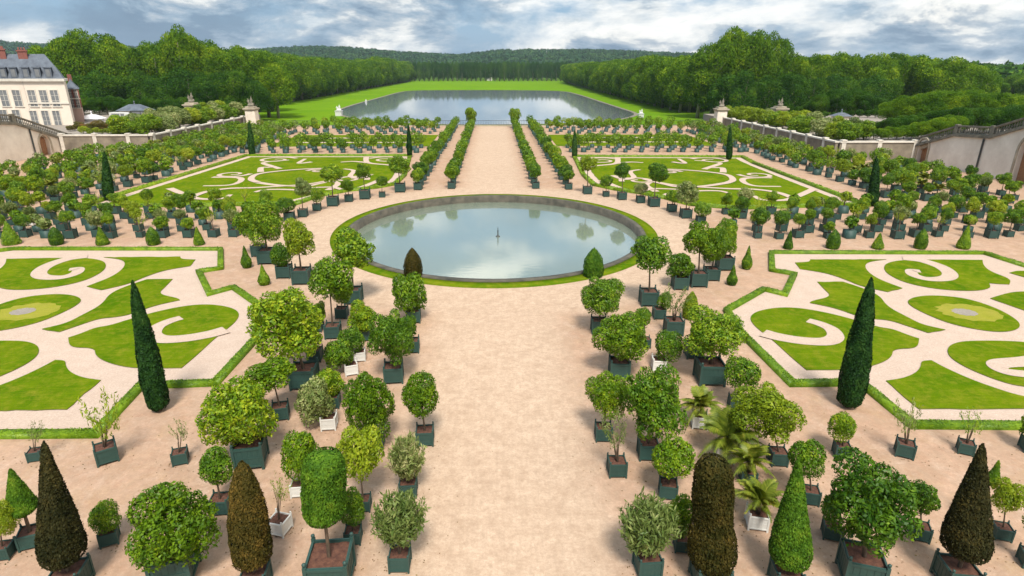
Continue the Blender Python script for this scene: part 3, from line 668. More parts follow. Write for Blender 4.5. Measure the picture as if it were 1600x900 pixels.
def crown_of(kind, i, matname):
    k = (kind, i, matname)
    if k not in MATV: MATV[k] = with_mat(CROWN[kind, i], M[matname])
    return MATV[k]

CONE = [(0, .80), (.04, .95), (.12, 1), (.3, .86), (.6, .52), (.85, .24), (.96, .12), (1, .02)]
FATCONE = [(0, .88), (.06, .98), (.15, 1), (.35, .9), (.6, .68), (.82, .42), (.94, .26), (1, .06)]
COLUMN = [(0, .55), (.05, .8), (.14, .97), (.5, 1), (.8, .97), (.92, .8), (.98, .5), (1, .15)]
SKIRT = [(0, .85), (.1, 1), (.26, .95), (.40, .80), (.46, .78), (.7, .82), (.88, .72), (.96, .5), (1, .1)]
BULLET = [(0, .8), (.08, .95), (.35, 1), (.6, .85), (.8, .55), (.94, .22), (1, .03)]
PYRAMID = [(0, .5), (.10, .95), (.16, 1), (.5, .62), (.85, .22), (.93, .16), (1, .05)]
NPOT = 0
def potted(name, label, cat, x, y, tw, th, rz, crown, trunk=None, color='tub', near=True, group=None, z=0.0, tub_cut=True):
    """crown = (mesh, (dx, dy, z), (sx, sy, sz)); trunk = (kind, index, height, spread)"""
    root = bpy.data.objects.new(name, None); COL.objects.link(root); root.location = (x, y, z); root.rotation_euler = (0, 0, rz)
    root.empty_display_size = .2; tag(root, label, cat, group)
    full, post, lo = TUB[color]
    t = link('tub', full if near else lo, root, scale=(tw, tw, th))
    if near:
        for sx in (-1, 1):
            for sy in (-1, 1): link('post', post, t, loc=(sx * .47, sy * .47, 0))
    link('soil', SOIL, root, scale=(tw, tw, th))
    me, cl, cs = crown
    c, s = math.cos(-rz), math.sin(-rz)
    dx, dy = cl[0] * c - cl[1] * s, cl[0] * s + cl[1] * c
    if trunk:
        k, i, hh, sp = trunk; o = link('trunk', TRUNK[k][i % 3], root, loc=(0, 0, th * .8), scale=(sp, sp, hh)); 
        o.rotation_euler = (math.atan2(-dy * .8, hh), math.atan2(dx * .8, hh), 0)
    cr = link('crown', me, root, loc=(dx, dy, cl[2]), rz=random.uniform(0, 6.28) if cs[0] != 1 else 0.0, scale=(cs[0] * random.uniform(.94, 1.08), cs[1] * random.uniform(.94, 1.08), cs[2]) if cs[0] != 1 else cs)
    if cs[0] != 1: cr.rotation_euler[0] = random.uniform(-.22, .22); cr.rotation_euler[1] = random.uniform(-.22, .22)
    return root

# ---------------------------------------------------------------- hand-measured plants near the viewer
# kind, base column, base row, tub width px, crown box (x0, x1, y0, y1), leaf, tub colour, tub turn, label
GP = 'trees in tubs flanking the central path'
NEAR = [
 ('ball', 170, 857, 36, (136, 190, 782, 835), 'laurel', 'tub', 25, 'small lopsided round tree in green tub between two dark yew cones'),
 ('hi', 272, 927, 76, (194, 342, 756, 888), 'citrus', 'tub', 12, 'wide light-green orange tree with blossom in big tub at bottom left'),
 ('ball', 345, 808, 34, (302, 370, 694, 762), 'laurel', 'tub', 5, 'round dark-green tree in tub just behind the brown yew cone'),
 ('sparse', 437, 840, 34, (416, 455, 738, 795), 'yellow', 'tubw', -15, 'spindly sapling in white slatted tub beside the big columnar topiary'),
 ('ball', 552, 854, 28, (526, 572, 757, 828), 'laurel', 'tub', 4, 'compact dark bush in tub tucked behind the columnar topiary'),
 ('oleander', 625, 897, 35, (580, 666, 764, 858), 'oleander', 'tub', 0, 'grey-green oleander in tub, lowest on the left edge of the path'),
 ('oleander', 638, 780, 30, (606, 667, 676, 758), 'oleander', 'tub', 3, 'dense upright oleander in tub, second from bottom along left path edge'),
 ('mid', 568, 802, 25, (528, 594, 668, 752), 'yellow', 'tub', 4, 'yellow-green upright tree in tub behind the columnar topiary'),
 ('ball', 467, 779, 26, (436, 498, 674, 752), 'citrus', 'tubw', 5, 'round glossy orange tree in white tub left of the columnar topiary'),
 ('ball', 664, 699, 30, (626, 690, 581, 658), 'citrus', 'tub', 3, 'neat round orange tree in tub standing alone at left path edge'),
 ('hi', 588, 704, 26, (532, 618, 579, 692), 'citrus', 'tub', 3, 'tall full orange tree in tub left of the neat round path-edge tree'),
 ('mid', 514, 674, 26, (464, 527, 608, 682), 'oleander', 'tubw', 5, 'dusky small tree in white tub left of the tall full orange tree'),
 ('mid', 520, 640, 24, (486, 538, 579, 628), 'citrus', 'tub', 5, 'light-green small tree just behind the dusky tree in white tub'),
 ('hi', 391, 737, 54, (319, 434, 588, 704), 'citrus', 'tub', 10, 'large loose orange tree in wide tub below the left cypress'),
 ('mid', 438, 659, 30, (386, 462, 556, 614), 'citrus', 'tub', 14, 'leaning orange tree in tub just behind the large loose orange tree'),
 ('hi', 475, 611, 44, (391, 514, 443, 560), 'citrus', 'tub', 3, 'biggest spreading orange tree in tub next to the left lawn parterre'),
 ('sparse', 165, 729, 44, (118, 206, 606, 700), 'yellow', 'tub', 35, 'straggly pale bush in turned tub by the left parterre hedge'),
 ('sparse', 281, 729, 29, (262, 300, 648, 700), 'oleander', 'tub', 20, 'nearly bare sapling in small tub below the left cypress'),
 ('sparse', 55, 724, 26, (38, 76, 655, 698), 'oleander', 'tub', 15, 'nearly bare sapling in tub behind the tall dark yew cone'),
 ('mid', 548, 588, 24, (505, 558, 543, 592), 'laurel', 'tubw', 20, 'small round tree in tilted white tub below the fork of the left rows'),
 ('ball', 562, 566, 20, (527, 573, 518, 563), 'laurel', 'tubw', 10, 'little dark round tree in white tub beside a taller light orange tree'),
 ('mid', 568, 534, 22, (541, 588, 475, 530), 'citrus', 'tub', 5, 'light orange tree in tub left of the second path-edge tree below basin'),
 ('hi', 615, 601, 33, (578, 649, 484, 570), 'laurel', 'tub', 6, 'full dark orange tree in tub, third from the basin on left path edge'),
 ('mid', 644, 553, 24, (622, 652, 478, 545), 'laurel', 'tub', 4, 'narrow tree half hidden behind the full dark orange tree, left path edge'),
 ('mid', 646, 506, 24, (609, 666, 430, 500), 'citrus', 'tub', 4, 'leafy orange tree in tub nearest the basin on left path edge'),
 ('mid', 520, 531, 26, (479, 552, 402, 474), 'citrus', 'tub', 4, 'light-green standard orange tree in tub on tall stem below left basin curve'),
 ('mid', 552, 477, 29, (514, 585, 356, 420), 'laurel', 'tub', 2, 'broad standard orange tree in tub against the left basin edge'),
 ('ball', 534, 499, 20, (520, 548, 440, 480), 'laurel', 'tub', 2, 'small tree in tub under the broad standard by left basin edge'),
 ('mid', 471, 446, 29, (438, 492, 341, 402), 'yellow', 'tub', 2, 'yellow-topped standard tree on long thin stem left of basin'),
 ('ball', 444, 436, 24, (417, 457, 379, 420), 'laurel', 'tub', 2, 'small dark ball tree in tub left of the long-stemmed yellow tree'),
 ('hi', 418, 414, 30, (378, 442, 308, 384), 'laurel', 'tub', 2, 'tall dense laurel in tub where the left field meets the ring path'),
 ('mid', 404, 402, 22, (364, 404, 330, 372), 'laurel', 'tub', 2, 'bushy laurel in tub left of the tall dense laurel'),
 ('mid', 492, 567, 24, (470, 500, 500, 548), 'laurel', 'tub', 2, 'tub tree half hidden behind the biggest spreading orange tree'),
 ('mid', 494, 520, 22, (486, 512, 470, 505), 'citrus', 'tub', 2, 'small tub tree between the standard and the biggest spreading orange tree'),
 # right side
 ('oleander', 1012, 907, 42, (965, 1057, 773, 872), 'oleander', 'tub', 4, 'pale bushy oleander in tub, lowest on the right edge of the path'),
 ('sparse', 964, 748, 30, (930, 992, 636, 712), 'oleander', 'tub', 0, 'thin shrub in low tub standing out on the right path edge'),
 ('ball', 1044, 783, 32, (1014, 1088, 678, 750), 'citrus', 'tub', -12, 'glossy round orange tree in tub behind the pale bushy oleander'),
 ('mid', 1066, 866, 28, (1036, 1088, 762, 848), 'laurel', 'tub', -8, 'bright-topped laurel in tub left of the skirted brown yew'),
 ('hi', 1347, 930, 76, (1282, 1428, 716, 855), 'laurel', 'tub', -18, 'widest blossoming orange tree in big tub at bottom right'),
 ('ball', 1300, 848, 34, (1282, 1322, 770, 812), 'laurel', 'tub', -20, 'small tree in tub half hidden by the widest blossoming tree'),
 ('mid', 1438, 850, 36, (1408, 1467, 755, 813), 'laurel', 'tub', -22, 'small standard tree in tub between the blossoming tree and dark cone'),
 ('mid', 1566, 849, 34, (1545, 1598, 742, 810), 'yellow', 'tub', -18, 'yellowish small tree in tub right of the dark spiral cone'),
 ('mid', 1612, 895, 40, (1588, 1650, 780, 850), 'citrus', 'tub', -20, 'orange tree in tub cut by the right picture edge'),
 ('ball', 1266, 792, 32, (1230, 1294, 684, 748), 'laurel', 'tub', -15, 'dark round laurel in tub behind the green yew cone'),
 ('ball', 1316, 719, 29, (1293, 1341, 644, 693), 'citrus', 'tub', -15, 'small bright ball tree in tub just below the right cypress'),
 ('sparse', 1415, 719, 36, (1388, 1447, 620, 688), 'oleander', 'tub', -28, 'half-bare reddish shrub in turned tub by right parterre hedge'),
 ('sparse', 1510, 714, 31, (1494, 1545, 636, 688), 'laurel', 'tub', -28, 'thin green sapling in tub above the dark spiral cone'),
 ('mid', 1612, 712, 34, (1592, 1640, 640, 690), 'citrus', 'tub', -20, 'small tree in tub at the right picture edge by the hedge corner'),
 ('hi', 1216, 731, 30, (1144, 1252, 598, 692), 'yellow', 'tub', -6, 'wide yellow-green orange tree in tub left of the right cypress'),
 ('ball', 1150, 642, 24, (1131, 1194, 555, 614), 'laurel', 'tub', -8, 'round dark laurel in tub left of the wide yellow-green tree'),
 ('hi', 1110, 605, 46, (1068, 1160, 478, 562), 'laurel', 'tub', -3, 'spreading multi-stemmed tree in wide tub next to right lawn parterre'),
 ('mid', 1084, 562, 28, (1075, 1105, 505, 540), 'laurel', 'tub', -4, 'tub tree half hidden behind the spreading multi-stemmed tree'),
 ('sparse', 1053, 526, 30, (1024, 1086, 442, 500), 'oleander', 'tub', -3, 'brownish sparse tree with thick red stem right of path'),
 ('mid', 1014, 480, 29, (986, 1046, 368, 430), 'laurel', 'tub', -2, 'broad standard orange tree in tub against the right basin edge'),
 ('hi', 968, 594, 34, (930, 1020, 486, 568), 'citrus', 'tub', -4, 'full light orange tree in tub, second from basin on right path edge'),
 ('hi', 936, 523, 26, (905, 976, 430, 498), 'laurel', 'tub', -3, 'dense dark orange tree in tub nearest basin on right path edge'),
 ('hi', 943, 692, 28, (915, 984, 580, 655), 'citrus', 'tub', -3, 'orange tree in tub, third from basin on right path edge'),
 ('hi', 1013, 722, 34, (972, 1074, 566, 684), 'laurel', 'tub', -4, 'massive dark-green tree in tub behind the third right path-edge tree'),
 ('ball', 1030, 582, 24, (1019, 1069, 515, 570), 'laurel', 'tubw', -6, 'small round tree in white tub right of the second path-edge tree'),
 ('ball', 1008, 545, 18, (990, 1020, 480, 512), 'laurel', 'tub', -4, 'little shrub in tub between the two light orange trees, right rows'),
 ('mid', 1091, 450, 28, (1067, 1120, 347, 402), 'citrus', 'tub', -2, 'light standard orange tree on long stem right of basin'),
 ('mid', 1063, 454, 25, (1041, 1086, 404, 446), 'laurel', 'tub', -2, 'low bushy tree in tub right of the right-basin-edge standard'),
 ('hi', 1112, 440, 24, (1096, 1140, 352, 418), 'citrus', 'tub', -2, 'leafy tree in tub overlapping the long-stemmed right standard'),
 ('hi', 1133, 424, 26, (1114, 1158, 338, 402), 'laurel', 'tub', -2, 'tall laurel in tub where the right field meets the ring path'),
 ('mid', 1030, 500, 20, (1030, 1052, 455, 485), 'citrus', 'tub', -2, 'slim tree in tub behind the brownish sparse tree'),
 ('mid', 1092, 540, 1, (1, 1, 1, 1), None, None, 0, None),
 ('hi', 5, 880, 34, (-28, 28, 782, 840), 'yellow', 'tub', 10, 'yellow-green bush cut by the left picture edge'),
]
def place_box(kind, bxp, byp, tw, cb, leaf, color, turn, label, group=GP):
    if leaf is None: return
    x, y = at(bxp, byp); s = mpp(x, y); wd = tw * s * (0.92 - abs(math.sin(R(turn))) * .25); wd = max(.35, wd); y += wd * .5; x += wd * .5 * x / y * .5
    wd = max(.35, wd * wide(x, y) ** .8); s = mpp(x, y, 1); th = wd * (1.02 if wd < 1.2 else .95)
    cxp, cyp = (cb[0] + cb[1]) / 2, (cb[2] + cb[3]) / 2
    X, Z = atY(cxp, cyp, y); rx = (cb[1] - cb[0]) / 2 * s * wide(x, y); hh = (cb[3] - cb[2]) / 2 * s
    dl = math.atan2(EYE - Z, y); q = hh ** 2 - (rx * math.sin(dl)) ** 2; rzz = math.sqrt(q) / math.cos(dl) if q > 0 else 0; rzz = min(max(rzz, .62 * rx), 1.5 * rx)
    Z = max(Z, th * .85 + rzz * .72)
    if kind in ('oleander', 'sparse'): Z = max(Z - .05, th * .8 + rzz * .95) if kind == 'oleander' else max(Z, th * .8 + rzz * .8)
    dx = max(-.6 * rx, min(.6 * rx, X - x))
    i = random.randrange(4); rz_ = R(-turn) if x < 0 else R(-turn)
    me = crown_of(kind, i % (2 if kind in ('oleander', 'sparse') else 4), leaf)
    stem = max(.2, Z - th * .8 - rzz * .25)
    cat = 'oleander' if kind == 'oleander' else 'potted tree'
    root = potted({'oleander': 'potted_oleander', 'sparse': 'potted_sapling'}.get(kind, 'potted_orange_tree' if leaf in ('citrus', 'yellow') else 'potted_laurel'),
                  label, cat, x, y, wd, th, R(turn), (me, (dx, 0, Z), (rx * 1.09, rx * 1.09, rzz * 1.07)), ('bush' if kind in ('oleander', 'sparse') else 'standard', i, stem / .95, min(rx * .9, max(.5, wd * .9))), color, True, group)
    return root
random.seed(21)
for e in NEAR: place_box(*e)

# clipped topiary near the viewer: name, base col,row, tub px, apex px (x,y), widest width px, bottom row of foliage, profile, leaf, turn, trunk gap, label
TOPI = [
 ('cone', 100, 938, 74, (68, 690), 78, 872, CONE, 'yewdark', 8, 'tallest dark brown yew cone in tub at bottom left'),
 ('cone', 394, 932, 60, (377, 722), 66, 872, COLUMN if False else [(0, .9), (.1, 1), (.45, .92), (.75, .66), (.92, .36), (1, .1)], 'yewbrown', 5, 'russet brown yew cone in tub left of the columnar topiary'),
 ('cone', 37, 862, 40, (16, 733), 54, 802, PYRAMID, 'yew', 22, 'small bright green clipped cone on a bare stem in tub, bottom left'),
 ('column', 507, 934, 76, (505, 706), 66, 812, COLUMN, 'yew', 3, 'columnar clipped topiary on bare trunk in biggest open tub'),
 ('skirt', 1112, 934, 78, (1116, 712), 78, 880, SKIRT, 'yewbrown', -4, 'brown topped yew with a flared green skirt, bottom right of path'),
 ('cone', 1233, 930, 62, (1248, 716), 67, 875, CONE, 'yew', -6, 'smooth green yew cone in tub left of the widest blossoming tree'),
 ('cone', 1507, 934, 78, (1536, 693), 82, 862, CONE, 'yewdark', -8, 'dark shaggy yew cone in tub at bottom right'),
]
for nm, b0, b1, tw, (ax, ay), ww, fy, prof, leaf, turn, lab in TOPI:
    x, y = at(b0, b1); s = mpp(x, y); wd = tw * s * (.88 if 'bare' in lab else .68); y += wd * .5; s = mpp(x, y, 1.5) * wide(x, y); wd *= wide(x, y) ** .5; x = atY(b0, fy, y)[0]
    _, ztop = atY(ax, ay, y); _, zb = atY(b0, fy, y); th = wd * .95
    Rr = ww / 2 * s; gap = lab.find('stem') > 0 or lab.find('trunk') > 0
    zb = max(zb, th * .78) if not gap else max(zb, th + .2)
    H = ztop - zb; Vc, Qc = prof_crown(prof, Rr, H, 11000, .045, jit=.5, droop_up=True)
    ld = atY(ax, ay, y)[0] - x; Vc[:, 0] += (ld * math.cos(R(turn))) * Vc[:, 2] / H; Vc[:, 1] -= (ld * math.sin(R(turn))) * Vc[:, 2] / H
    me = q_mesh('crown', Vc, Qc, M[leaf])
    dx = 0
    root = potted('potted_yew', lab, 'topiary', x, y, wd, th, R(turn), (me, (dx, 0, zb), (1, 1, 1)), ('pole', 1, (zb - th * .8) + H * .45, .9), 'tub', True, 'clipped yews in tubs near the viewer')
# palms in white tubs
for i, (b0, b1, tw, cb, lab, colr) in enumerate([(1187, 831, 33, (1140, 1236, 690, 800), 'bushy palm in white tub right of the skirted brown yew', 'tubw'),
        (1136, 725, 30, (1078, 1196, 602, 730), 'large feathery palm between massive dark tree and wide yellow-green tree', 'tubw'),
        (1096, 672, 26, (1062, 1140, 570, 665), 'older yellowing palm behind the large feathery palm', 'tubw'),
        (1172, 760, 26, (1130, 1215, 655, 750), 'low spreading palm in front of the large feathery palm', 'tub')]):
    x, y = at(b0, b1); s = mpp(x, y); wd = tw * s * .9; y += wd / 2; th = wd; Lr = (cb[1] - cb[0]) / 2 * s * 1.15
    root = potted('potted_palm', lab, 'palm', x, y, wd, th, R(-12), (PALM[i % 2], (0, 0, th * .8 + .5), (Lr, Lr, Lr * 1.05)), ('standard', i, .62, 1.2), colr, True, 'potted palms right of the path')

# cypresses growing in the ground
def cypress(bxp, byp, tx, ty, wpx, label, n=9000, size=.07):
    x, y = at(bxp, byp); s = mpp(x, y, 2); Rr = wpx / 2 * s; y += Rr * .6; _, H = atY(tx, ty, y)
    prof = [(0, .55), (.03, .85), (.12, .98), (.25, 1), (.45, .88), (.7, .62), (.9, .34), (1, .05)]
    root = bpy.data.objects.new('cypress', None); COL.objects.link(root); root.location = (x, y, 0); tag(root, label, 'cypress', 'slender cypresses at the parterre corners')
    Xt, _ = atY(tx, ty, y); root.rotation_euler = (0, math.atan2(Xt - x, H), 0)
    bm = bmesh.new(); tube(bm, [(0, 0, -.05), (0, 0, H * .4)], [.13, .06], 8); link('trunk', bm_mesh('trunk', bm, M['bark']), root)
    link('crown', q_mesh('crown', *prof_crown(prof, Rr, H - .15, n, size, jit=.35, droop_up=True, rough=.05), M['cypress']), root, loc=(0, 0, .15))
cypress(244, 647, 207, 439, 34, 'tall dark cypress at the corner of the left near parterre')
cypress(1332, 642, 1362, 434, 40, 'tall dark cypress at the corner of the right near parterre')
for a in [(168, 314, 163, 237, 15, 'slim cypress beyond the small cones, front corner of left far parterre'), (393, 244, 389, 188, 10, 'slim cypress at the back outer corner of the left far parterre'),
          (640, 246, 638, 194, 8, 'slim cypress at the back inner corner of the left far parterre'), (898, 247, 898, 203, 8, 'slim cypress at the back inner corner of the right far parterre'),
          (1140, 250, 1141, 196, 9, 'slim cypress at the back outer corner of the right far parterre'), (1366, 323, 1370, 244, 15, 'slim cypress at the front outer corner of the right far parterre')]:
    cypress(a[0], a[1], a[2], a[3], a[4], a[5], 2500, .14)
# clipped box cones standing on the ground
def groundcone(bxp, byp, ty, wpx, prof, leaf, label, n=2200, size=.05, group='small clipped cones along the parterre hedges'):
    x, y = at(bxp, byp); s = mpp(x, y, .5); Rr = wpx / 2 * s; y += Rr * .7; _, H = atY(bxp, ty, y)
    o = link('box_topiary', q_mesh('box_topiary', *prof_crown(prof, Rr, H, n, size, jit=.5), M[leaf]), loc=(x, y, 0)); tag(o, label, 'topiary', group)
PEAR = [(0, .6), (.08, .85), (.22, 1), (.38, .9), (.6, .5), (.75, .35), (.9, .2), (1, .05)]
groundcone(645, 436, 387, 29, BULLET, 'yewbrown', 'brownish bullet-shaped yew at the near left of the basin', 4000)
groundcone(928, 436, 387, 32, BULLET, 'yew', 'dark green bullet-shaped yew at the near right of the basin', 4000)
groundcone(411, 447, 414, 18, PEAR, 'hedge', 'pear-shaped little box topiary left of the long-stemmed tree')
groundcone(384, 420, 384, 16, PEAR, 'laurel', 'two-tiered little box topiary at the left parterre corner')
groundcone(1145, 447, 414, 16, PEAR, 'laurel', 'pear-shaped little box topiary right of the right standards')
groundcone(1168, 422, 384, 16, PEAR, 'laurel', 'two-tiered little box topiary at the right parterre corner')
groundcone(1080, 500, 455, 24, BULLET, 'yellow', 'yellowish cone bush behind the spreading multi-stemmed tree')
groundcone(1553, 760, 720, 16, PEAR, 'laurel', 'narrow green cone rising behind the dark shaggy cone')
for k, px in enumerate((12, 85, 157, 237, 309)):
    groundcone(px, 384, 354 if k != 0 else 345, (26, 20, 19, 20, 16)[k], CONE if k % 2 == 0 else BULLET, ('hedge', 'laurel', 'citrus', 'laurel', 'laurel')[k], 'small clipped cone, %s from the left behind the left near parterre' % ordn(k + 1))
for k, px in enumerate((1233, 1304, 1374, 1441, 1509)):
    groundcone(px, 390, (360, 358, 364, 357, 352)[k], (14, 20, 17, 18, 19)[k], CONE if k % 2 == 0 else BULLET, ('laurel', 'laurel', 'laurel', 'laurel', 'hedge')[k], 'small clipped cone, %s from the path behind the right near parterre' % ordn(k + 1))

# the arc of tubs on the far side of the basin
ARC = [(625, 301, 17, (603, 641, 243, 273)), (597, 325 - 16, 10, (586, 608, 275, 292)), (570, 312, 17, (556, 579, 256, 281)), (545, 316, 13, (532, 554, 280, 300)), (520, 323, 18, (500, 538, 257, 286)),
       (495, 330, 13, (484, 506, 292, 318)), (473, 340, 15, (458, 486, 278, 308)), (452, 346, 16, (425, 464, 308, 334)),
       (918, 304, 14, (903, 933, 244, 270)), (947, 308, 10, (937, 958, 273, 293)), (972, 313, 14, (960, 986, 254, 279)), (1001, 318, 13, (990, 1014, 285, 304)), (1022, 324, 17, (1008, 1044, 256, 288)),
       (1050, 332, 14, (1040, 1064, 296, 317)), (1072, 342, 17, (1054, 1092, 282, 320)), (1095, 350, 14, (1083, 1112, 316, 338))]
for k, (a, b, c, d) in enumerate(ARC):
    lf = ('laurel', 'laurel', 'citrus', 'laurel', 'citrus', 'laurel', 'oleander', 'laurel', 'yellow', 'laurel', 'laurel', 'oleander', 'laurel', 'laurel', 'oleander', 'laurel')[k]
    s = 'left' if k < 8 else 'right'; q = k + 1 if k < 8 else k - 7
    place_box('ball' if k % 2 else 'mid', a, b, c, d, lf, 'tub', 3, '%s tree in green tub, %s from the avenue along the %s basin arc' % ('small' if d[1] - d[0] < 25 else 'broad standard', ordn(q), s), 'tub trees along the far arc of the basin')

# ---------------------------------------------------------------- rows and fields of tubs farther off
rows = []   # (x, y, kind, crown radius, stem, tub width, label, rowname, leaf)
random.seed(5)
def addrow(name, pts, kinds, r=(.8, 1.2), stem=(.2, .8), tw=(.75, 1.05), jx=.25, first='from the basin', z=0.0):
    for k, (x, y) in enumerate(pts):
        kd = random.choice(kinds); rr = random.uniform(*r); dsc = {'ball': 'round clipped', 'mid': 'bushy', 'yellow': 'yellow-green', 'oleander': 'grey-green', 'palm': 'feathery palm-like', 'sparse': 'thin'}[kd]
        rows.append((x + random.uniform(-jx, jx), y + random.uniform(-jx, jx), kd, rr, random.uniform(*stem), random.uniform(*tw), '%s tree in tub, %s %s, %s' % (dsc, ordn(k + 1), first, name), name, z))
for s, sd_ in ((-1, 'left'), (1, 'right')):
    ys = np.arange(79.3, 167, 3.5)
    addrow('inner %s avenue row' % sd_, [(s * 5.6, y) for y in ys], ['ball', 'ball', 'mid', 'mid'], (.75, 1.1), (.2, .7), (.75, .95), .15)
    addrow('outer %s avenue row' % sd_, [(s * 9.9, y) for y in ys - .7], ['ball', 'ball', 'mid', 'mid'], (.8, 1.25), (.2, .7), (.8, 1.0), .15)
    y0 = 55.3
    for j, (yy, nm) in enumerate(((55.6, 'first'), (57.9, 'second'), (60.6, 'third'), (63.2, 'fourth'), (65.8, 'fifth'))):
        xs = np.arange(24.5 + (j % 2) * 1.1 + (1.5 if j > 2 else 0) - (0 if j < 3 else 1), 60, 2.2 + .12 * j)
        addrow('%s row behind %s near parterre' % (nm, sd_), [(s * x, yy - (1.3 if s > 0 else 0)) for x in xs], ['ball', 'ball', 'mid', 'mid', 'mid', 'yellow', 'oleander', 'sparse'], (.5, .95), (.2, .9), (.6, .88), .4, 'from the path')
    edge = 48.6
    for j, nm in enumerate(('first', 'second', 'third', 'fourth', 'fifth', 'sixth', 'seventh', 'eighth')):
        X0 = edge + 2.9 * j
        if X0 > (63.5 if s > 0 else 72.5): break
        ylim = 156 if X0 < (57 if s > 0 else 64) else (112 if s < 0 else 100)
        addrow('%s column outside %s far parterre' % (nm, sd_), [(s * X0, y) for y in np.arange(69.5 + (j % 2) * 1.3, ylim, 2.9)], ['ball', 'mid', 'mid', 'mid', 'mid', 'yellow', 'oleander', 'sparse', 'palm'], ((.75, 1.25) if j < 4 else (.65, 1.0)), (.2, .9), (.65, .95), .5, 'from the front')
    for j, (yy, nm) in enumerate(((115.5, 'first'), (119.0, 'second'), (122.3, 'third'), (150.0, 'fourth'), (154.5, 'fifth'), (159.5, 'sixth'), (164.0, 'seventh'))):
        addrow('%s row behind %s far parterre' % (nm, sd_), [(s * x, yy) for x in np.arange(14.5 + (j % 2) * 1.1, 47.5, 2.7)], ['ball', 'mid', 'mid', 'yellow', 'laurel' if False else 'mid'], (.7, 1.2), (.3, 1.1), (.65, .95), .35, 'from the avenue')
vis = []
for r in rows:
    px, py, dp = proj(r[0], r[1], 1.2 + r[8])
    if -30 < px < 1630: vis.append((r[3] / dp, r))
vis.sort(key=lambda t: -t[0])
nind = 300 - sum(1 for o in bpy.data.objects if o.parent is None and o.name.startswith('potted'))
ind = {id(v_[1]) for v_ in vis[:nind]}
MK = {'ball': ('ball', 'laurel'), 'mid': ('mid', 'citrus'), 'yellow': ('mid', 'yellow'), 'oleander': ('oleander', 'oleander'), 'sparse': ('sparse', 'yellow')}
stuff = {}
TV, TQ = [], []
for r in rows:
    x, y, kd, rr, st, tw, lab, nm, z = r
    px, py, dp = proj(x, y, 1.2)
    if not (-200 < px < 1800): continue
    if id(r) in ind:
        if kd == 'palm':
            root = potted('potted_palm', lab, 'potted palm', x, y, tw, tw, random.uniform(-.15, .15), (PALM[0], (0, 0, tw * .8 + .6), (1.5, 1.5, 1.4)), ('standard', 0, .7, 1), 'tub', False, 'trees in the far rows of tubs')
        else:
            k, lf = MK[kd]; i = random.randrange(2 if k in ('oleander', 'sparse') else 4)
            if k == 'ball' and random.random() < .45: lf = 'citrus'
            if k == 'mid' and random.random() < .3 and lf == 'citrus': lf = 'laurel'
            rz_ = rr * random.uniform(.8, 1.05); Z = tw * .8 + st + rz_ * .8
            root = potted('potted_tree', lab, 'potted tree', x, y, tw, tw, random.uniform(-.15, .15), (crown_of(k, i, lf), (0, 0, Z), (rr, rr, rz_)), ('standard', i, st + rz_ * .5, .7), 'tub' if random.random() > .025 else 'tubw', False, 'trees in the far rows of tubs')
    else:
        lf = {'ball': 'laurel', 'mid': 'citrus', 'yellow': 'yellow', 'oleander': 'oleander', 'sparse': 'oleander', 'palm': 'palm'}[kd]
        if random.random() < .3: lf = 'citrus'
        n = 260; V, Q = leaf_quads(*((lambda P: (P * np.array([rr, rr, rr * .9]), P + rng.normal(size=P.shape) * .5))(sphere_pts(n) * rng.uniform(.6, 1.05, (n, 1)))), .17, .6)
        V = V + np.array([x, y, tw * .8 + st + rr * .75 + z]); stuff.setdefault(lf, []).append((V, Q))
        a = tw / 2; bV = np.array([(x + sx * a, y + sy * a, zz_) for zz_ in (0.02, tw * .9) for sx, sy in ((-1, -1), (1, -1), (1, 1), (-1, 1))]) + np.array([0, 0, z])
        bQ = np.array([(0, 1, 5, 4), (1, 2, 6, 5), (2, 3, 7, 6), (3, 0, 4, 7), (4, 5, 6, 7)]); stuff.setdefault('tub', []).append((bV, bQ))
        tV = np.array([(x + sx * .05, y + sy * .05, zz_) for zz_ in (tw * .8, tw * .8 + st + rr * .4) for sx, sy in ((-1, -1), (1, -1), (1, 1), (-1, 1))]) + np.array([0, 0, z]); stuff.setdefault('bark', []).append((tV, bQ[:4]))
names = list(stuff); allq = [join_q(stuff[k]) for k in names]; V, Q = join_q(allq)
me = q_mesh('distant_tub_trees', V, Q, [M[k] for k in names]); mi = np.concatenate([np.full(len(q[1]), i) for i, q in enumerate(allq)]).astype(np.int32); me.polygons.foreach_set('material_index', mi)
tag(link('distant_tub_trees', me), 'mass of small tub trees filling the farthest rows and side fields', 'potted trees', kind='stuff')
print('rows', len(rows), 'individual', nind, 'stuff', len(stuff['tub']))

for k, (px, hgt, rr_) in enumerate(((736, 2.4, 1.7), (804, 2.4, 1.7))):
    x, y = at(px, 200)
    potted('potted_laurel', 'big laurel closing the avenue at its lake end, %s side' % ('left', 'right')[k], 'potted tree', x, y, 1.2, 1.2, 0, (crown_of('mid', k, 'citrus'), (0, 0, .9 + hgt), (rr_, rr_, rr_ * 1.2)), ('standard', k, hgt * .8, .9), 'tub', False, 'big laurels at the lake end of the avenue')
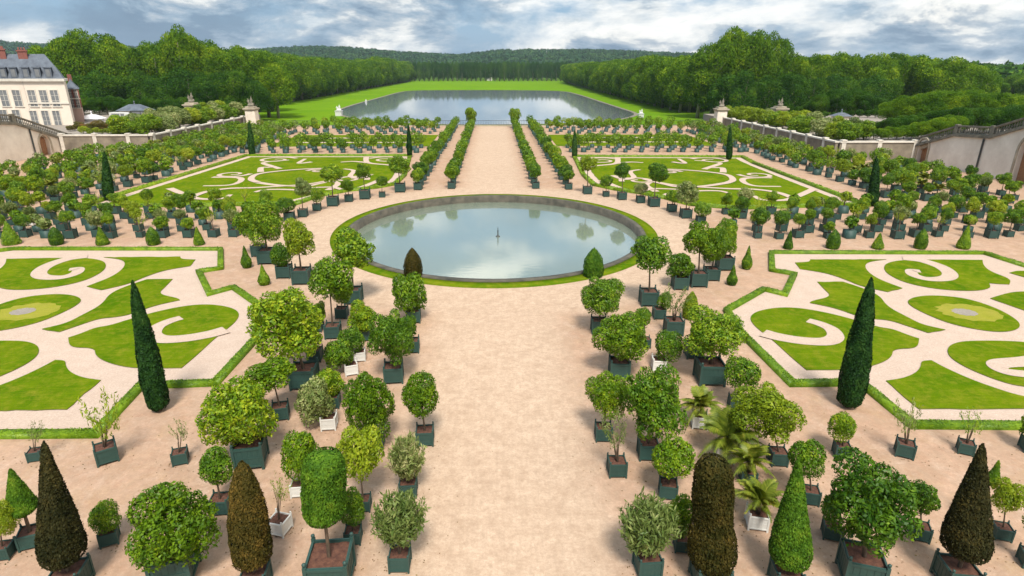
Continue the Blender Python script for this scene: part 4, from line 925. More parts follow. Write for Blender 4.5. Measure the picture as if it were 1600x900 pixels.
# fallen leaves gathered round the tubs
Pl = []
for o in bpy.data.objects:
    if o.parent is None and o.name.startswith('potted') and o.location.y < 56:
        n = 34; an = rng.uniform(0, 6.283, n); rd = .35 + rng.exponential(.75, n); Pl.append(np.stack([o.location.x + np.cos(an) * rd, o.location.y + np.sin(an) * rd, np.full(n, .02)], axis=1))
Pl = np.concatenate(Pl); M['litter'] = leafmat('fallen_leaves', (0.05, 0.05, 0.01), (0.16, 0.09, 0.03), (0.28, 0.20, 0.05), 0.0, 0.8, clump=5)
V, Q = leaf_quads(Pl, np.tile([[0, 0, 1.0]], (len(Pl), 1)) + rng.normal(size=Pl.shape) * .25, .032, .6); V[:, 2] = np.maximum(V[:, 2], .012)
tag(link('fallen_leaves', q_mesh('fallen_leaves', V, Q, M['litter'])), 'dry brown leaves scattered on the sand round the tubs', 'leaves', kind='stuff')
# ---------------------------------------------------------------- fountain nozzle
bm = bmesh.new(); lathe(bm, [(.22, -1.2), (.22, -.6), (.12, -.52), (.06, -.45), (.05, -.1), (.09, -.05), (.03, .02), (.025, .2), (.05, .22), (.02, .3)], 14)
nx, ny = at(778, 372, -.78); tag(link('fountain_nozzle', bm_mesh('fountain_nozzle', bm, M['iron'], True), loc=(nx, ny, 0)), 'small dark fountain nozzle standing in the middle of the round basin', 'fountain')

# ---------------------------------------------------------------- stairways, walls, gate pillars
def stairway(side, X, prof, arches, pipes, label, depth=13.0):
    """prof: [(Y, z)] of the stair floor edge, nearest first; wall face lies in the plane X"""
    s = 1 if X > 0 else -1
    root = bpy.data.objects.new('stone_stairway', None); COL.objects.link(root); root.location = (X, prof[-1][0], 0); tag(root, label, 'stairway')
    oy = prof[-1][0]
    Ys = [p[0] for p in prof]; Zs = [p[1] for p in prof]
    def zf(y): return float(np.interp(y, Ys, Zs))
    # wall face with arched openings: columns of quads, split at the arches
    cuts = sorted(set([round(v_, 3) for v_ in list(np.linspace(Ys[-1], Ys[0], 60)) + [a[0] + a[1] * math.cos(t) for a in arches for t in np.linspace(0, math.pi, 11)]]))
    V, Q = [], []
    def quad(a, b, c, d): o = len(V); V.extend([a, b, c, d]); Q.append((o, o + 1, o + 2, o + 3))
    for y0_, y1_ in zip(cuts, cuts[1:]):
        if y1_ - y0_ < .002: continue
        lo0 = lo1 = 0.0
        for ac, ar, ah in arches:
            if ac - ar - .001 <= y0_ and y1_ <= ac + ar + .001:
                lo0 = ah + math.sqrt(max(0, ar * ar - (y0_ - ac) ** 2)); lo1 = ah + math.sqrt(max(0, ar * ar - (y1_ - ac) ** 2))
                d_ = s * .9
                quad((0, y0_ - oy, lo0), (0, y1_ - oy, lo1), (d_, y1_ - oy, lo1), (d_, y0_ - oy, lo0))
        quad((0, y0_ - oy, lo0), (0, y1_ - oy, lo1), (0, y1_ - oy, zf(y1_)), (0, y0_ - oy, zf(y0_)))
    for ac, ar, ah in arches:
        for e in (-1, 1): y_ = ac + e * ar - oy; quad((0, y_, 0), (s * .9, y_, 0), (s * .9, y_, ah), (0, y_, ah))
    # far side, back and top
    for y0_, y1_ in zip(Ys[1:][::-1] + [Ys[0]], (Ys[:-1])[::-1]) if False else zip(cuts, cuts[1:]):
        quad((s * depth, y0_ - oy, 0), (s * depth, y1_ - oy, 0), (s * depth, y1_ - oy, zf(y1_)), (s * depth, y0_ - oy, zf(y0_)))
    quad((s * .02, Ys[-1] - oy, 0), (s * depth, Ys[-1] - oy, 0), (s * depth, Ys[-1] - oy, zf(Ys[-1])), (s * .02, Ys[-1] - oy, zf(Ys[-1])))
    link('wall', q_mesh('wall', V, Q, M['wallstone']), root)
    bm = bmesh.new(); z = Zs[-1]; y_ = Ys[-1]
    n = int((Ys[0] - Ys[-1]) / -.36) if Ys[0] < Ys[-1] else 0
    ty = list(np.arange(Ys[0], Ys[-1], .4))
    for a, b in zip(ty, ty[1:]): zt = zf((a + b) / 2); bx(bm, min(s * .25, s * (depth - .25)), max(s * .25, s * (depth - .25)), a - oy, b - oy, zt - .6, zt - .02)
    link('steps', bm_mesh('steps', bm, M['stone']), root)
    # cornice band, balustrade: slanted rails, balusters and pedestals
    def rail(bm, x0, x1, zo0, zo1):
        for (ya, za), (yb, zb) in zip(prof, prof[1:]):
            vs = [bm.verts.new((x, y_ - oy, zz_)) for y_, zz in ((ya, za), (yb, zb)) for x, zz_ in ((x0, zz + zo0), (x1, zz + zo0), (x1, zz + zo1), (x0, zz + zo1))]
            for f in ((0, 1, 2, 3), (4, 5, 6, 7), (0, 1, 5, 4), (1, 2, 6, 5), (2, 3, 7, 6), (3, 0, 4, 7)): bm.faces.new([vs[i] for i in f])
    bm = bmesh.new(); a, b = sorted((-s * .28, s * .5)); rail(bm, a, b, -.05, .32); link('cornice', bm_mesh('cornice', bm, M['darkstone']), root)
    for off, nm in ((0.0, 'balustrade'), (s * (depth - .5), 'balustrade')):
        bm = bmesh.new(); a, b = sorted((off - s * .02, off + s * .42)); rail(bm, a, b, 1.38, 1.62); rail(bm, a, b, .325, .5)
        for yy in np.arange(Ys[0], Ys[-1], .42):
            zb = zf(yy); lathe(bm, [(.07, zb + .45), (.05, zb + .55), (.12, zb + .8), (.09, zb + 1.05), (.05, zb + 1.2), (.08, zb + 1.4)], 6, off + s * .2, yy - oy)
        for (yy, zb) in prof: bx(bm, min(off - s * .06, off + s * .46), max(off - s * .06, off + s * .46), yy - oy - .35, yy - oy + .35, zb + .33, zb + 1.75)
        link('balustrade', bm_mesh('balustrade', bm, M['darkstone']), root)
    for ac, ar, ah in arches:
        bm = bmesh.new(); bx(bm, min(s * .7, s * .8), max(s * .7, s * .8), ac - ar - oy, ac + ar - oy, 0, ah + ar * .98)
        for k in range(1, 4): yy = ac - ar + k * ar / 2 - oy; bx(bm, min(s * .66, s * .699), max(s * .66, s * .699), yy - .05, yy + .05, .2, ah)
        link('door', bm_mesh('door', bm, M['brickdoor']), root)
        bm = bmesh.new()   # raised stone surround
        pts = [(ac - ar - .25, 0)] + [(ac - (ar + .25) * math.cos(t), ah + (ar + .25) * math.sin(t)) for t in np.linspace(0, math.pi, 13)] + [(ac + ar + .25, 0)]
        tube(bm, [(-s * .03, p[0] - oy, p[1]) for p in pts], [.2] * len(pts), 4); link('arch_surround', bm_mesh('arch_surround', bm, M['stone']), root)
    for py_ in pipes:
        bm = bmesh.new(); tube(bm, [(-s * .15, py_ - oy, 0), (-s * .15, py_ - oy, zf(py_) - .1)], [.13, .13], 8); link('drainpipe', bm_mesh('drainpipe', bm, M['iron']), root)
XL, XR = -81.5, 72.3
pl = [atX(a, b, XL) for a, b in ((172, 231), (148, 220), (113, 223), (24, 194.5), (0, 194))][::-1]
def mono(p):   # distances grow away from the viewer
    p = sorted(p); return p
pl = mono(pl); print('stairL', pl)
pl = [(46.0, 15.0), (72.0, 12.5), (pl[0][0] - 12, pl[0][1] + .2)] + pl
pr = mono([atX(a, b, XR) for a, b in ((1600, 200.7), (1547, 216), (1491, 212.5), (1402, 237), (1372, 233.6), (1347, 239))]); print('stairR', pr)
pr = [(44.0, 15.0), (66.0, 11.8)] + pr
aL = atX(74, 240, XL); aR = atX(1438, 252, XR); aR2 = atX(1612, 262, XR); print(aL, aR, aR2)
stairway(-1, XL, pl, [(aL[0], 1.25, 2.3)], [atX(52, 230, XL)[0]], 'long stone stairway with balustrade and arched brown door on the left side')
stairway(1, XR, pr, [(aR[0], 1.15, 2.6), (aR2[0], 2.7, 4.2)], [atX(1530, 250, XR)[0]], 'long stone stairway with balustrade, drainpipe and two arches on the right side')

def lowwall(x0, y0, x1, y1, label, z0=0.0, z1=3.0, step=6.2):
    root = bpy.data.objects.new('retaining_wall', None); COL.objects.link(root); root.location = (x0, y0, z0); root.rotation_euler = (0, 0, math.atan2(y1 - y0, x1 - x0)); tag(root, label, 'wall', 'low pilastered walls along the garden sides')
    Ln = math.hypot(x1 - x0, y1 - y0); H = z1 - z0
    bm = bmesh.new(); bx(bm, 0, Ln, -.22, .22, 0, H); link('wall', bm_mesh('wall', bm, M['panel']), root)
    bm = bmesh.new(); bx(bm, -.1, Ln + .1, -.38, .38, H + .002, H + .25); link('coping', bm_mesh('coping', bm, M['trim']), root)
    k = 0; me = None
    for xx in np.arange(.6, Ln, step):
        if me is None: bm = bmesh.new(); bx(bm, -.35, .35, -.34, .34, 0.01, H - .02); bx(bm, -.42, .42, -.42, .42, H + .26, H + .5); me = bm_mesh('pilaster', bm, M['trim'])
        link('pilaster', me, root, loc=(xx, 0, 0))
lowwall(LX, LWY, LX, 170, 'low retaining wall with white-topped pilasters behind the left tub field')
lowwall(RX, 158, RX, RWY, 'low retaining wall with pale coping and pilasters behind right tub field')
lowwall(XL, LWY, LX - .5, LWY, 'short stone wall joining the left stairway foot to the side wall')
lowwall(RX + .5, RWY, XR, RWY, 'short stone wall joining the right stairway foot to the side wall')

def blobs(spec, m, name, vox=.12):
    """stone carving: overlapping rounded masses fused into one skin"""
    bm = bmesh.new()
    for (x, y, z, a, b, c, rx_, ry_) in spec:
        mt = Matrix.Translation((x, y, z)) @ Matrix.Rotation(rx_, 4, 'X') @ Matrix.Rotation(ry_, 4, 'Y') @ Matrix.Diagonal((a, b, c, 1)); bmesh.ops.create_icosphere(bm, subdivisions=2, radius=1, matrix=mt)
    me = bpy.data.meshes.new(name); bm.to_mesh(me); bm.free(); o = bpy.data.objects.new(name, me); COL.objects.link(o)
    md = o.modifiers.new('r', 'REMESH'); md.mode = 'VOXEL'; md.voxel_size = vox; md.use_smooth_shade = True
    dg = bpy.context.evaluated_depsgraph_get(); me2 = bpy.data.meshes.new_from_object(o.evaluated_get(dg)); bpy.data.objects.remove(o); me2.materials.clear(); me2.materials.append(m); me2.name = name; return me2
GROUPFIG = [(0, 0, .35, 1.15, .8, .45, 0, 0), (-.55, 0, 1.0, .38, .34, .75, .1, -.25), (-.75, 0, 1.9, .2, .2, .25, 0, 0), (-.7, .1, 1.45, .33, .28, .4, 0, 0), (.35, -.05, 1.2, .4, .36, .95, 0, .12), (.42, 0, 2.35, .21, .22, .27, 0, 0), (.4, 0, 1.85, .36, .28, .42, 0, 0),
            (.05, -.2, 1.75, .1, .1, .5, .5, .9), (.8, 0, 1.5, .1, .12, .5, 0, .7), (-1.0, 0, 1.25, .1, .12, .45, 0, -.6), (.9, .1, .6, .3, .35, .4, 0, 0), (.55, .1, 2.7, .07, .07, .45, 0, .2)]
STATUE = blobs(GROUPFIG, M['darkstone'], 'statue')
def pillar(px, by_, z0, wpx, cy_, ty_, label):
    x, y = at(px, by_, z0); s = mpp(x, y); W = wpx * s / 2; _, zc = atY(px, cy_, y); _, zt = atY(px, ty_, y)
    root = bpy.data.objects.new('gate_pillar', None); COL.objects.link(root); root.location = (x, y, z0); tag(root, label, 'gate pillar', 'stone gate pillars carrying sculpture groups'); h = zc - z0
    bm = bmesh.new(); bx(bm, -W * 1.12, W * 1.12, -W * 1.12, W * 1.12, 0, .5); bx(bm, -W, W, -W, W, .502, h - .7)
    for e in (-1, 1): bx(bm, e * W * .72 - W * .2, e * W * .72 + W * .2, -W * 1.05, -W * 1.002, .51, h - .71)
    link('shaft', bm_mesh('shaft', bm, M['wallstone']), root)
    bm = bmesh.new(); bx(bm, -W * 1.12, W * 1.12, -W * 1.12, W * 1.12, h - .698, h - .4); bx(bm, -W * 1.3, W * 1.3, -W * 1.3, W * 1.3, h - .398, h - .1); bx(bm, -W * .9, W * .9, -W * .9, W * .9, h - .098, h + .3); link('cornice', bm_mesh('cornice', bm, M['stone']), root)
    k = (zt - zc - .2) / 3.1; link('statue', STATUE, root, loc=(0, 0, h + .25), scale=(k * .85, k * .95, k * 1.1))
pillar(397, 203, 0, 15, 168, 150, 'stone gate pillar with sculpture group where the left low wall ends')
pillar(1123, 203, 0, 15, 169, 153, 'stone gate pillar with sculpture group where the right low wall ends')
pillar(303, 184, 3, 16, 162, 144, 'outer stone gate pillar rising above the left street bushes')
pillar(1216, 186, 3, 16, 168, 152, 'outer stone gate pillar rising above the right street bushes')

# railing closing the garden at the far end
root = bpy.data.objects.new('iron_railing', None); COL.objects.link(root); root.location = (0, 169.5, 0); tag(root, 'dark iron railing closing the far end of the garden before the lake', 'railing')
bm = bmesh.new()
for xx in np.arange(-62, 56, .45): bx(bm, xx - .03, xx + .03, -.03, .03, .3, 1.5)
bx(bm, -62, 56, -.05, .05, 1.5, 1.58); bx(bm, -62, 56, -.05, .05, .35, .42); link('bars', bm_mesh('bars', bm, M['iron']), root)
bm = bmesh.new(); bx(bm, -62, 56, -.3, .3, 0, .28); link('plinth', bm_mesh('plinth', bm, M['stone']), root)
# street-level bushes behind the low walls
def street_tree(x, y, h, r, leaf, kd, label, group, name='street_bush', cat='bush', z=2.9):
    root = bpy.data.objects.new(name, None); COL.objects.link(root); root.location = (x, y, z); tag(root, label, cat, group)
    link('trunk', TRUNK['standard'][0], root, scale=(r * .8, r * .8, h * .55))
    link('crown', crown_of(kd, random.randrange(4), leaf), root, loc=(0, 0, h - r * .8), rz=random.uniform(0, 6), scale=(r, r, r * .8))
random.seed(77)
for k in range(26):
    y = 119 + (k % 13) * 4.1; street_tree(LX - 3.0 - (k // 13) * 4.5 + random.uniform(-.5, .5), y + (k // 13) * 2, random.uniform(3.0, 4.3), random.uniform(2.1, 2.9), random.choice(['citrus', 'laurel', 'yellow', 'oleander']), 'mid', 'loose tree above left low wall, %s from stairway in the %s street row' % (ordn(k % 13 + 1), ('near', 'rear')[k // 13]), 'trees lining the left street')
for k in range(26):
    y = 107 + (k % 13) * 4.6; street_tree(RX + 3.0 + (k // 13) * 4.5 + random.uniform(-.5, .5), y + (k // 13) * 2, random.uniform(2.8, 3.8), random.uniform(1.9, 2.6), random.choice(['citrus', 'yellow', 'yellow', 'oleander']), 'mid', 'loose tree above right low wall, %s from stairway in the %s street row' % (ordn(k % 13 + 1), ('near', 'rear')[k // 13]), 'trees lining the right street')

# ---------------------------------------------------------------- buildings on the left
def window(root, x, z, w_, h, y, shutter=None):
    bm = bmesh.new()
    for e in (-1, 1): bx(bm, x + e * (w_ / 2 + .08) - .08, x + e * (w_ / 2 + .08) + .08, y - .12, y - .003, z - .1, z + h + .16)
    bx(bm, x - w_ / 2, x + w_ / 2, y - .12, y - .003, z + h, z + h + .16); bx(bm, x - w_ / 2 - .3, x + w_ / 2 + .3, y - .2, y - .13, z - .28, z - .1)
    fr = link('window', bm_mesh('window', bm, M['trim']), root)
    bm = bmesh.new(); bx(bm, x - w_ / 2, x + w_ / 2, y - .03, y - .004, z - .1, z + h)
    bx(bm, x - .04, x + .04, y - .07, y - .032, z - .1, z + h, 1)
    for q in (.33, .66): bx(bm, x - w_ / 2, x - .042, y - .06, y - .032, z + h * q - .03, z + h * q + .03, 1); bx(bm, x + .042, x + w_ / 2, y - .06, y - .032, z + h * q - .03, z + h * q + .03, 1)
    link('pane', bm_mesh('pane', bm, [M['glass'], M['trim']]), fr)
    if shutter is not None:
        for e in (-1, 1): bm = bmesh.new(); a, b = sorted((x + e * (w_ / 2 + .18), x + e * (w_ + .1))); bx(bm, a, b, y - .22, y - .14, z - .05, z + h); link('shutter', bm_mesh('shutter', bm, M['red']), root)
YB = 142.0
def bxy(px, py): return atY(px, py, YB)
root = bpy.data.objects.new('mansion', None); COL.objects.link(root); tag(root, 'cream three-storey mansion with slate mansard roof and brick chimneys beyond left stairs', 'house')
xr_, zc = bxy(101, 127); xc = bxy(37, 127)[0]; xl = xc - 26; root.location = (xc, YB, 2.9)
def lx(px, py): a, b = atY(px, py, YB); return a - xc, b - 2.9
ZC = zc - 2.9; WR = xr_ - xc
bm = bmesh.new(); bx(bm, .01, WR, -.6, 6, 0, ZC); link('wall', bm_mesh('wall', bm, M['cream']), root)
bm = bmesh.new(); bx(bm, -26, 0, 0, 6, 0, ZC); link('wall', bm_mesh('wall', bm, M['cream']), root)
bm = bmesh.new(); bx(bm, .0, WR + .5, -1.1, 6.4, ZC + .003, ZC + .55); bx(bm, -26.4, -.003, -.5, 6.4, ZC + .003, ZC + .55); bx(bm, .0, WR + .15, -.8, -.602, ZC * .49, ZC * .49 + .35); link('cornice', bm_mesh('cornice', bm, M['trim']), root)
z2 = lx(50, 107)[1]; z3 = lx(30, 84)[1]
def frustum(bm, x0, x1, y0, y1, za, zb, ins, mi=0):
    A = [(x0, y0), (x1, y0), (x1, y1), (x0, y1)]; Bq = [(x0 + ins, y0 + ins), (x1 - ins, y0 + ins), (x1 - ins, y1 - ins), (x0 + ins, y1 - ins)]
    a = [bm.verts.new((p[0], p[1], za)) for p in A]; b = [bm.verts.new((p[0], p[1], zb)) for p in Bq]
    for i in range(4): bm.faces.new((a[i], a[(i + 1) % 4], b[(i + 1) % 4], b[i])).material_index = mi
    bm.faces.new(b).material_index = mi; bm.faces.new(a[::-1]).material_index = mi
bm = bmesh.new(); frustum(bm, -26, WR, -.5, 6.2, ZC + .553, z2, 1.2); frustum(bm, -26 + 1.2, WR - 1.2, .7, 5.0, z2 + .003, z3, 2.0); rf = link('roof', bm_mesh('roof', bm, M['slate']), root)
for px in (8, 24, 43, 61, 78):
    a, b = lx(px, 122); bm = bmesh.new(); bx(bm, a - .75, a + .75, -.45, 1.6, b - .1, b + 2.1); bx(bm, a - .9, a + .9, -.6, 1.7, b + 2.103, b + 2.3); bx(bm, a - .45, a + .45, -.5, -.453, b + .3, b + 1.8, 1); link('dormer', bm_mesh('dormer', bm, [M['slate'], M['glass']]), rf)
for px0, px1, pt in ((-2, 8, 78), (27, 42, 80)):
    a = lx(px0, 90)[0]; b = lx(px1, 90)[0]; zt = lx(px0, pt)[1]; bm = bmesh.new(); bx(bm, a, b, 2, 3.4, z2, zt); bx(bm, a - .15, b + .15, 1.85, 3.55, zt + .003, zt + .3)
    for q in np.linspace(a + .4, b - .4, 3): lathe(bm, [(.22, zt + .3), (.18, zt + .9)], 8, q, 2.7)
    link('chimney', bm_mesh('chimney', bm, M['red']), rf)
for px in (10, 30): a, b = lx(px, 165); t = lx(px, 141)[1]; window(root, a, b, 1.6, t - b, 0.0); a, b2 = lx(px, 196); window(root, a, b2, 1.6, lx(px, 172)[1] - b2, 0.0)
for px in (56, 74, 91): a, b = lx(px, 165); t = lx(px, 141)[1]; window(root, a, b, 1.6, t - b, -.6); a, b2 = lx(px + 3, 196); window(root, a, b2, 1.5, lx(px, 173)[1] - b2, -.6)
bm = bmesh.new(); tube(bm, [(-.15, -.2, 0), (-.15, -.2, ZC)], [.12, .12], 6); link('drainpipe', bm_mesh('drainpipe', bm, M['iron']), root)
root = bpy.data.objects.new('small_house', None); COL.objects.link(root); tag(root, 'small pink house with red shutters right of the cream mansion', 'house')
Y2 = 150.0; x0_, zt_ = atY(103, 139, Y2); x1_, _ = atY(121, 139, Y2); root.location = (x0_, Y2, 2.9); W2 = x1_ - x0_; H2 = zt_ - 2.9
bm = bmesh.new(); bx(bm, 0, W2, 0, 6, 0, H2); link('wall', bm_mesh('wall', bm, M['pink']), root)
bm = bmesh.new(); frustum(bm, -.4, W2 + .4, -.4, 6.4, H2 + .003, H2 + 2.2, 1.9); rf = link('roof', bm_mesh('roof', bm, M['slate']), root)
bm = bmesh.new(); bx(bm, .8, 1.8, 3, 4, H2 + 1, H2 + 3.2); link('chimney', bm_mesh('chimney', bm, M['red']), rf)
for q in (.28, .74):
    for zq in (.45, .74): window(root, W2 * q, H2 * zq, .75, 1.8, 0.0, True)
def skew(root, k):
    for o in list(root.children) + [c for ch in root.children for c in ch.children]:
        n_ = len(o.data.vertices); co = np.empty(n_ * 3, dtype=np.float32); o.data.vertices.foreach_get('co', co); co = co.reshape(-1, 3); co[:, 0] -= k * np.maximum(co[:, 1], -.3); o.data.vertices.foreach_set('co', co.ravel()); o.data.update()
for o in list(bpy.data.objects):
    if o.name in ('mansion', 'small_house'): skew(o, .62)
# parasol-roofed stalls, tents and vehicles on the left street
def hut(px, py, wpx, hpx, z0, Y, label, roofm, wallm, cat='kiosk', name='kiosk'):
    x, zt = atY(px, py, Y); s = mpp(x, Y); W = wpx * s; root = bpy.data.objects.new(name, None); COL.objects.link(root); root.location = (x, Y, 2.9); tag(root, label, cat); h = zt - 2.9; rh = hpx * s
    bm = bmesh.new(); bx(bm, -W * .42, W * .42, -W * .3, W * .3, 0, h - rh); bx(bm, -W * .15, W * .15, -W * .31, -W * .302, .1, h - rh - .4); link('wall', bm_mesh('wall', bm, M[wallm]), root)
    bm = bmesh.new(); frustum(bm, -W / 2, W / 2, -W * .4, W * .4, h - rh + .003, h, W * .33); lathe(bm, [(.25, h), (.12, h + .4), (.2, h + .6), (.03, h + .9)], 8); link('roof', bm_mesh('roof', bm, M[roofm]), root)
hut(210, 163, 44, 9, 3, 160, 'low grey-roofed kiosk behind the left street trees', 'slate', 'cream')
hut(1315, 176, 26, 5, 3, 150, 'low grey-roofed kiosk behind the right street trees', 'slate', 'cream')
hut(143, 179, 30, 6, 3, 152, 'long white marquee tent beside the small pink house', 'cloth', 'cloth', 'tent', 'tent')
hut(178, 189, 26, 5, 3, 136, 'white market tent above the left low wall', 'cloth', 'cloth', 'tent', 'tent')
# parked van
def van(px, py, Y, label, m):
    x, _ = atY(px, py, Y); root = bpy.data.objects.new('parked_van', None); COL.objects.link(root); root.location = (x, Y, 2.9); tag(root, label, 'van', 'vans on the left street')
    prof = [(-2.4, .4), (2.5, .4), (2.5, 1.1), (1.9, 1.35), (1.3, 2.15), (-2.4, 2.2)]; bm = bmesh.new(); a = [bm.verts.new((p[0], -.95, p[1])) for p in prof]; b = [bm.verts.new((p[0], .95, p[1])) for p in prof]
    bm.faces.new(a); bm.faces.new(b[::-1]); [bm.faces.new((a[i], a[(i + 1) % 6], b[(i + 1) % 6], b[i])) for i in range(6)]; bmesh.ops.bevel(bm, geom=bm.edges[:], offset=.08, segments=2, affect='EDGES'); link('body', bm_mesh('body', bm, m), root)
    bm = bmesh.new(); bx(bm, .3, 1.2, -.97, -.951, 1.35, 1.95); bx(bm, -1.8, .1, -.97, -.951, 1.4, 1.95); link('window', bm_mesh('window', bm, M['glass']), root)
    for wx in (-1.5, 1.6):
        for wy in (-.9, .9):
            bm = bmesh.new(); bmesh.ops.create_cone(bm, cap_ends=True, segments=16, radius1=.36, radius2=.36, depth=.22, matrix=Matrix.Translation((wx, wy, .36)) @ Matrix.Rotation(math.pi / 2, 4, 'X')); link('wheel', bm_mesh('wheel', bm, M['iron']), root)
van(192, 190, 150, 'white van parked above the left low wall', M['white'])
van(224, 190, 156, 'dark van parked beside the white van on the left street', M['iron'])
# statues by the lake
for px, py, h_, lab in ((530, 181, 4.4, 'white marble statue on plinth at the left near corner of the lake'), (1001, 184, 3.4, 'white marble statue on plinth at the right near corner of the lake'), (765, 126, 14, 'small white equestrian statue standing at the far end of the lake'), (572, 160, 1.8, 'tiny white statue on the left lake bank')):
    x, y = at(px, py, -3); root = bpy.data.objects.new('lake_statue', None); COL.objects.link(root); root.location = (x, y, -3); tag(root, lab, 'statue', 'white statues round the lake')
    bm = bmesh.new(); bx(bm, -h_ * .28, h_ * .28, -h_ * .28, h_ * .28, 0, h_ * .4); bx(bm, -h_ * .32, h_ * .32, -h_ * .32, h_ * .32, h_ * .402, h_ * .45); link('plinth', bm_mesh('plinth', bm, M['white']), root)
    c = STATUE.copy(); c.materials.clear(); c.materials.append(M['white']); link('figure', c, root, loc=(0, 0, h_ * .44), scale=(h_ * .2,) * 3)

# ---------------------------------------------------------------- big trees
TC = []
for i in range(6):
    V, Q = blob_crown(15000, .027, 26, .74, (.24, .42), flat=1.0, bottom=-1.1, inner=.10, jit=.7, aspect=.65, shell=.12); zx = np.percentile(V[:, 2], 99.7); zn = V[:, 2].min(); V[:, 2] = (V[:, 2] - zn) / (zx - zn) * 2 - 1; V[:, :2] /= np.percentile(np.linalg.norm(V[:, :2], axis=1), 99); TC.append(q_mesh('crown', V, Q, M['tree']))
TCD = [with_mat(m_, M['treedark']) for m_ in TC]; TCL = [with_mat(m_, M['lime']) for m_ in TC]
bm = bmesh.new(); tube(bm, [(0, 0, 0), (.01, 0, .3), (0, .01, .62), (.01, 0, .85)], [.032, .024, .016, .006], 8)
for k in range(6): t = k * 1.05; tube(bm, [(0, 0, .26 + .05 * k), (.07 * math.cos(t), .07 * math.sin(t), .38 + .05 * k), (.13 * math.cos(t), .13 * math.sin(t), .46 + .05 * k)], [.014, .009, .003], 5)
BIGTRUNK = bm_mesh('trunk', bm, M['greybark'], True)
def bigtree(x, y, z0, H, r, label, group, kind='plane_tree', cs=TC, low=.12, cat='tree'):
    root = bpy.data.objects.new(kind, None); COL.objects.link(root); root.location = (x, y, z0); tag(root, label, cat, group)
    link('trunk', BIGTRUNK, root, scale=(H, H, H)); hz = H * (1 - low) / 2
    link('crown', cs[random.randrange(6)], root, loc=(0, 0, H - hz), rz=random.uniform(0, 6.28), scale=(r, r, hz * 1.03))
    return root
random.seed(3)
def front(lst, Y, z0, side, r_px, nm, cs=TC, dj=6):
    if Y < 180: lst = sorted(lst + [((a[0] + b[0]) / 2, (a[1] + b[1]) / 2 + 2) for a, b in zip(lst, lst[1:])])
    for k, (px, ty) in enumerate(lst):
        y = Y + random.uniform(-dj, dj); x, zt = atY(px, ty, y); r = min(r_px * mpp(x, y) * random.uniform(.9, 1.12), (zt - z0) * .62)
        bigtree(x, y, z0, zt - z0, r, 'big leafy tree, %s from the left in the %s' % (ordn(k + 1), nm), nm, cs=cs)
front([(78, 66), (108, 53), (140, 50), (170, 62), (200, 78), (236, 68), (272, 44), (300, 56), (335, 75), (372, 76), (408, 84), (425, 100)], 238, -3, 'left', 38, 'front edge of left wood')
front([(62, 75), (95, 62), (128, 60), (160, 66), (190, 74), (222, 78), (255, 68), (290, 62), (322, 72), (355, 74), (392, 78), (415, 86)], 272, -3, 'left', 36, 'second line of left wood')
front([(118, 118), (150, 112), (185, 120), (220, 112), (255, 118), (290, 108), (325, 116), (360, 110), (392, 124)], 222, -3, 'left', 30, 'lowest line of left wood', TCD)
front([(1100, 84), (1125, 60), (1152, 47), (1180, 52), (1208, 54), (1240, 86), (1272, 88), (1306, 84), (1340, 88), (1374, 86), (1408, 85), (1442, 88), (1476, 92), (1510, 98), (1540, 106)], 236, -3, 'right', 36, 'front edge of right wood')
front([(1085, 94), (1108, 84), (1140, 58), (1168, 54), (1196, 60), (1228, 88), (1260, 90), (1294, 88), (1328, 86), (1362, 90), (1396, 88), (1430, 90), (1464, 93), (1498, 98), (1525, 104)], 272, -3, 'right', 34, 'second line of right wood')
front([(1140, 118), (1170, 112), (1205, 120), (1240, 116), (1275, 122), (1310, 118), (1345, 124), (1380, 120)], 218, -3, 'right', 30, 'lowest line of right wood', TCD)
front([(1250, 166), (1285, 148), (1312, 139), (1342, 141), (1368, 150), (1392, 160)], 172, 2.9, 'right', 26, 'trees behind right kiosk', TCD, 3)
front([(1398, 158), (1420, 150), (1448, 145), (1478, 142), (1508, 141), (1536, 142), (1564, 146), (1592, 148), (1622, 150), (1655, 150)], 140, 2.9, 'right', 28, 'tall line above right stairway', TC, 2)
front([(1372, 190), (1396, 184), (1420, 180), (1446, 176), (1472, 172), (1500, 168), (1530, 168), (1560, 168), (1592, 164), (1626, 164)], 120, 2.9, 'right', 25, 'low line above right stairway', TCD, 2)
front([(1240, 178), (1265, 176), (1290, 174), (1318, 172), (1345, 171), (1370, 170), (1395, 168)], 160, 2.9, 'right', 17, 'back line between street and kiosk', TCD, 2)
front([(1225, 190), (1250, 189), (1275, 190), (1300, 190), (1325, 192), (1350, 192)], 150, 2.9, 'right', 18, 'middle line between street and kiosk', TC, 2)
front([(1345, 198), (1368, 200), (1392, 198), (1416, 196), (1440, 190), (1466, 184), (1492, 180)], 109.5, 2.9, 'right', 20, 'shrub line above right stairway', TC, 1)
front([(125, 150), (150, 152), (176, 150), (202, 154), (228, 152), (256, 156), (284, 152)], 173, 2.9, 'left', 15, 'dark line behind left kiosk', TCD, 1)
front([(108, 196), (122, 190), (138, 193), (152, 188), (168, 191), (184, 188), (200, 190)], 128, 2.9, 'left', 13, 'rust-tinged shrub line by the vans', [with_mat(m_, M['rust']) for m_ in TC], 2)
front([(128, 197), (150, 199), (168, 200), (192, 201)], 121, 2.9, 'left', 13, 'shrub line by left stairway foot', [with_mat(m_, M['yellow']) for m_ in TC], 1)
front([(1562, 122), (1590, 116), (1618, 118)], 330, -3, 'right', 26, 'distant right-edge group', TC, 10)
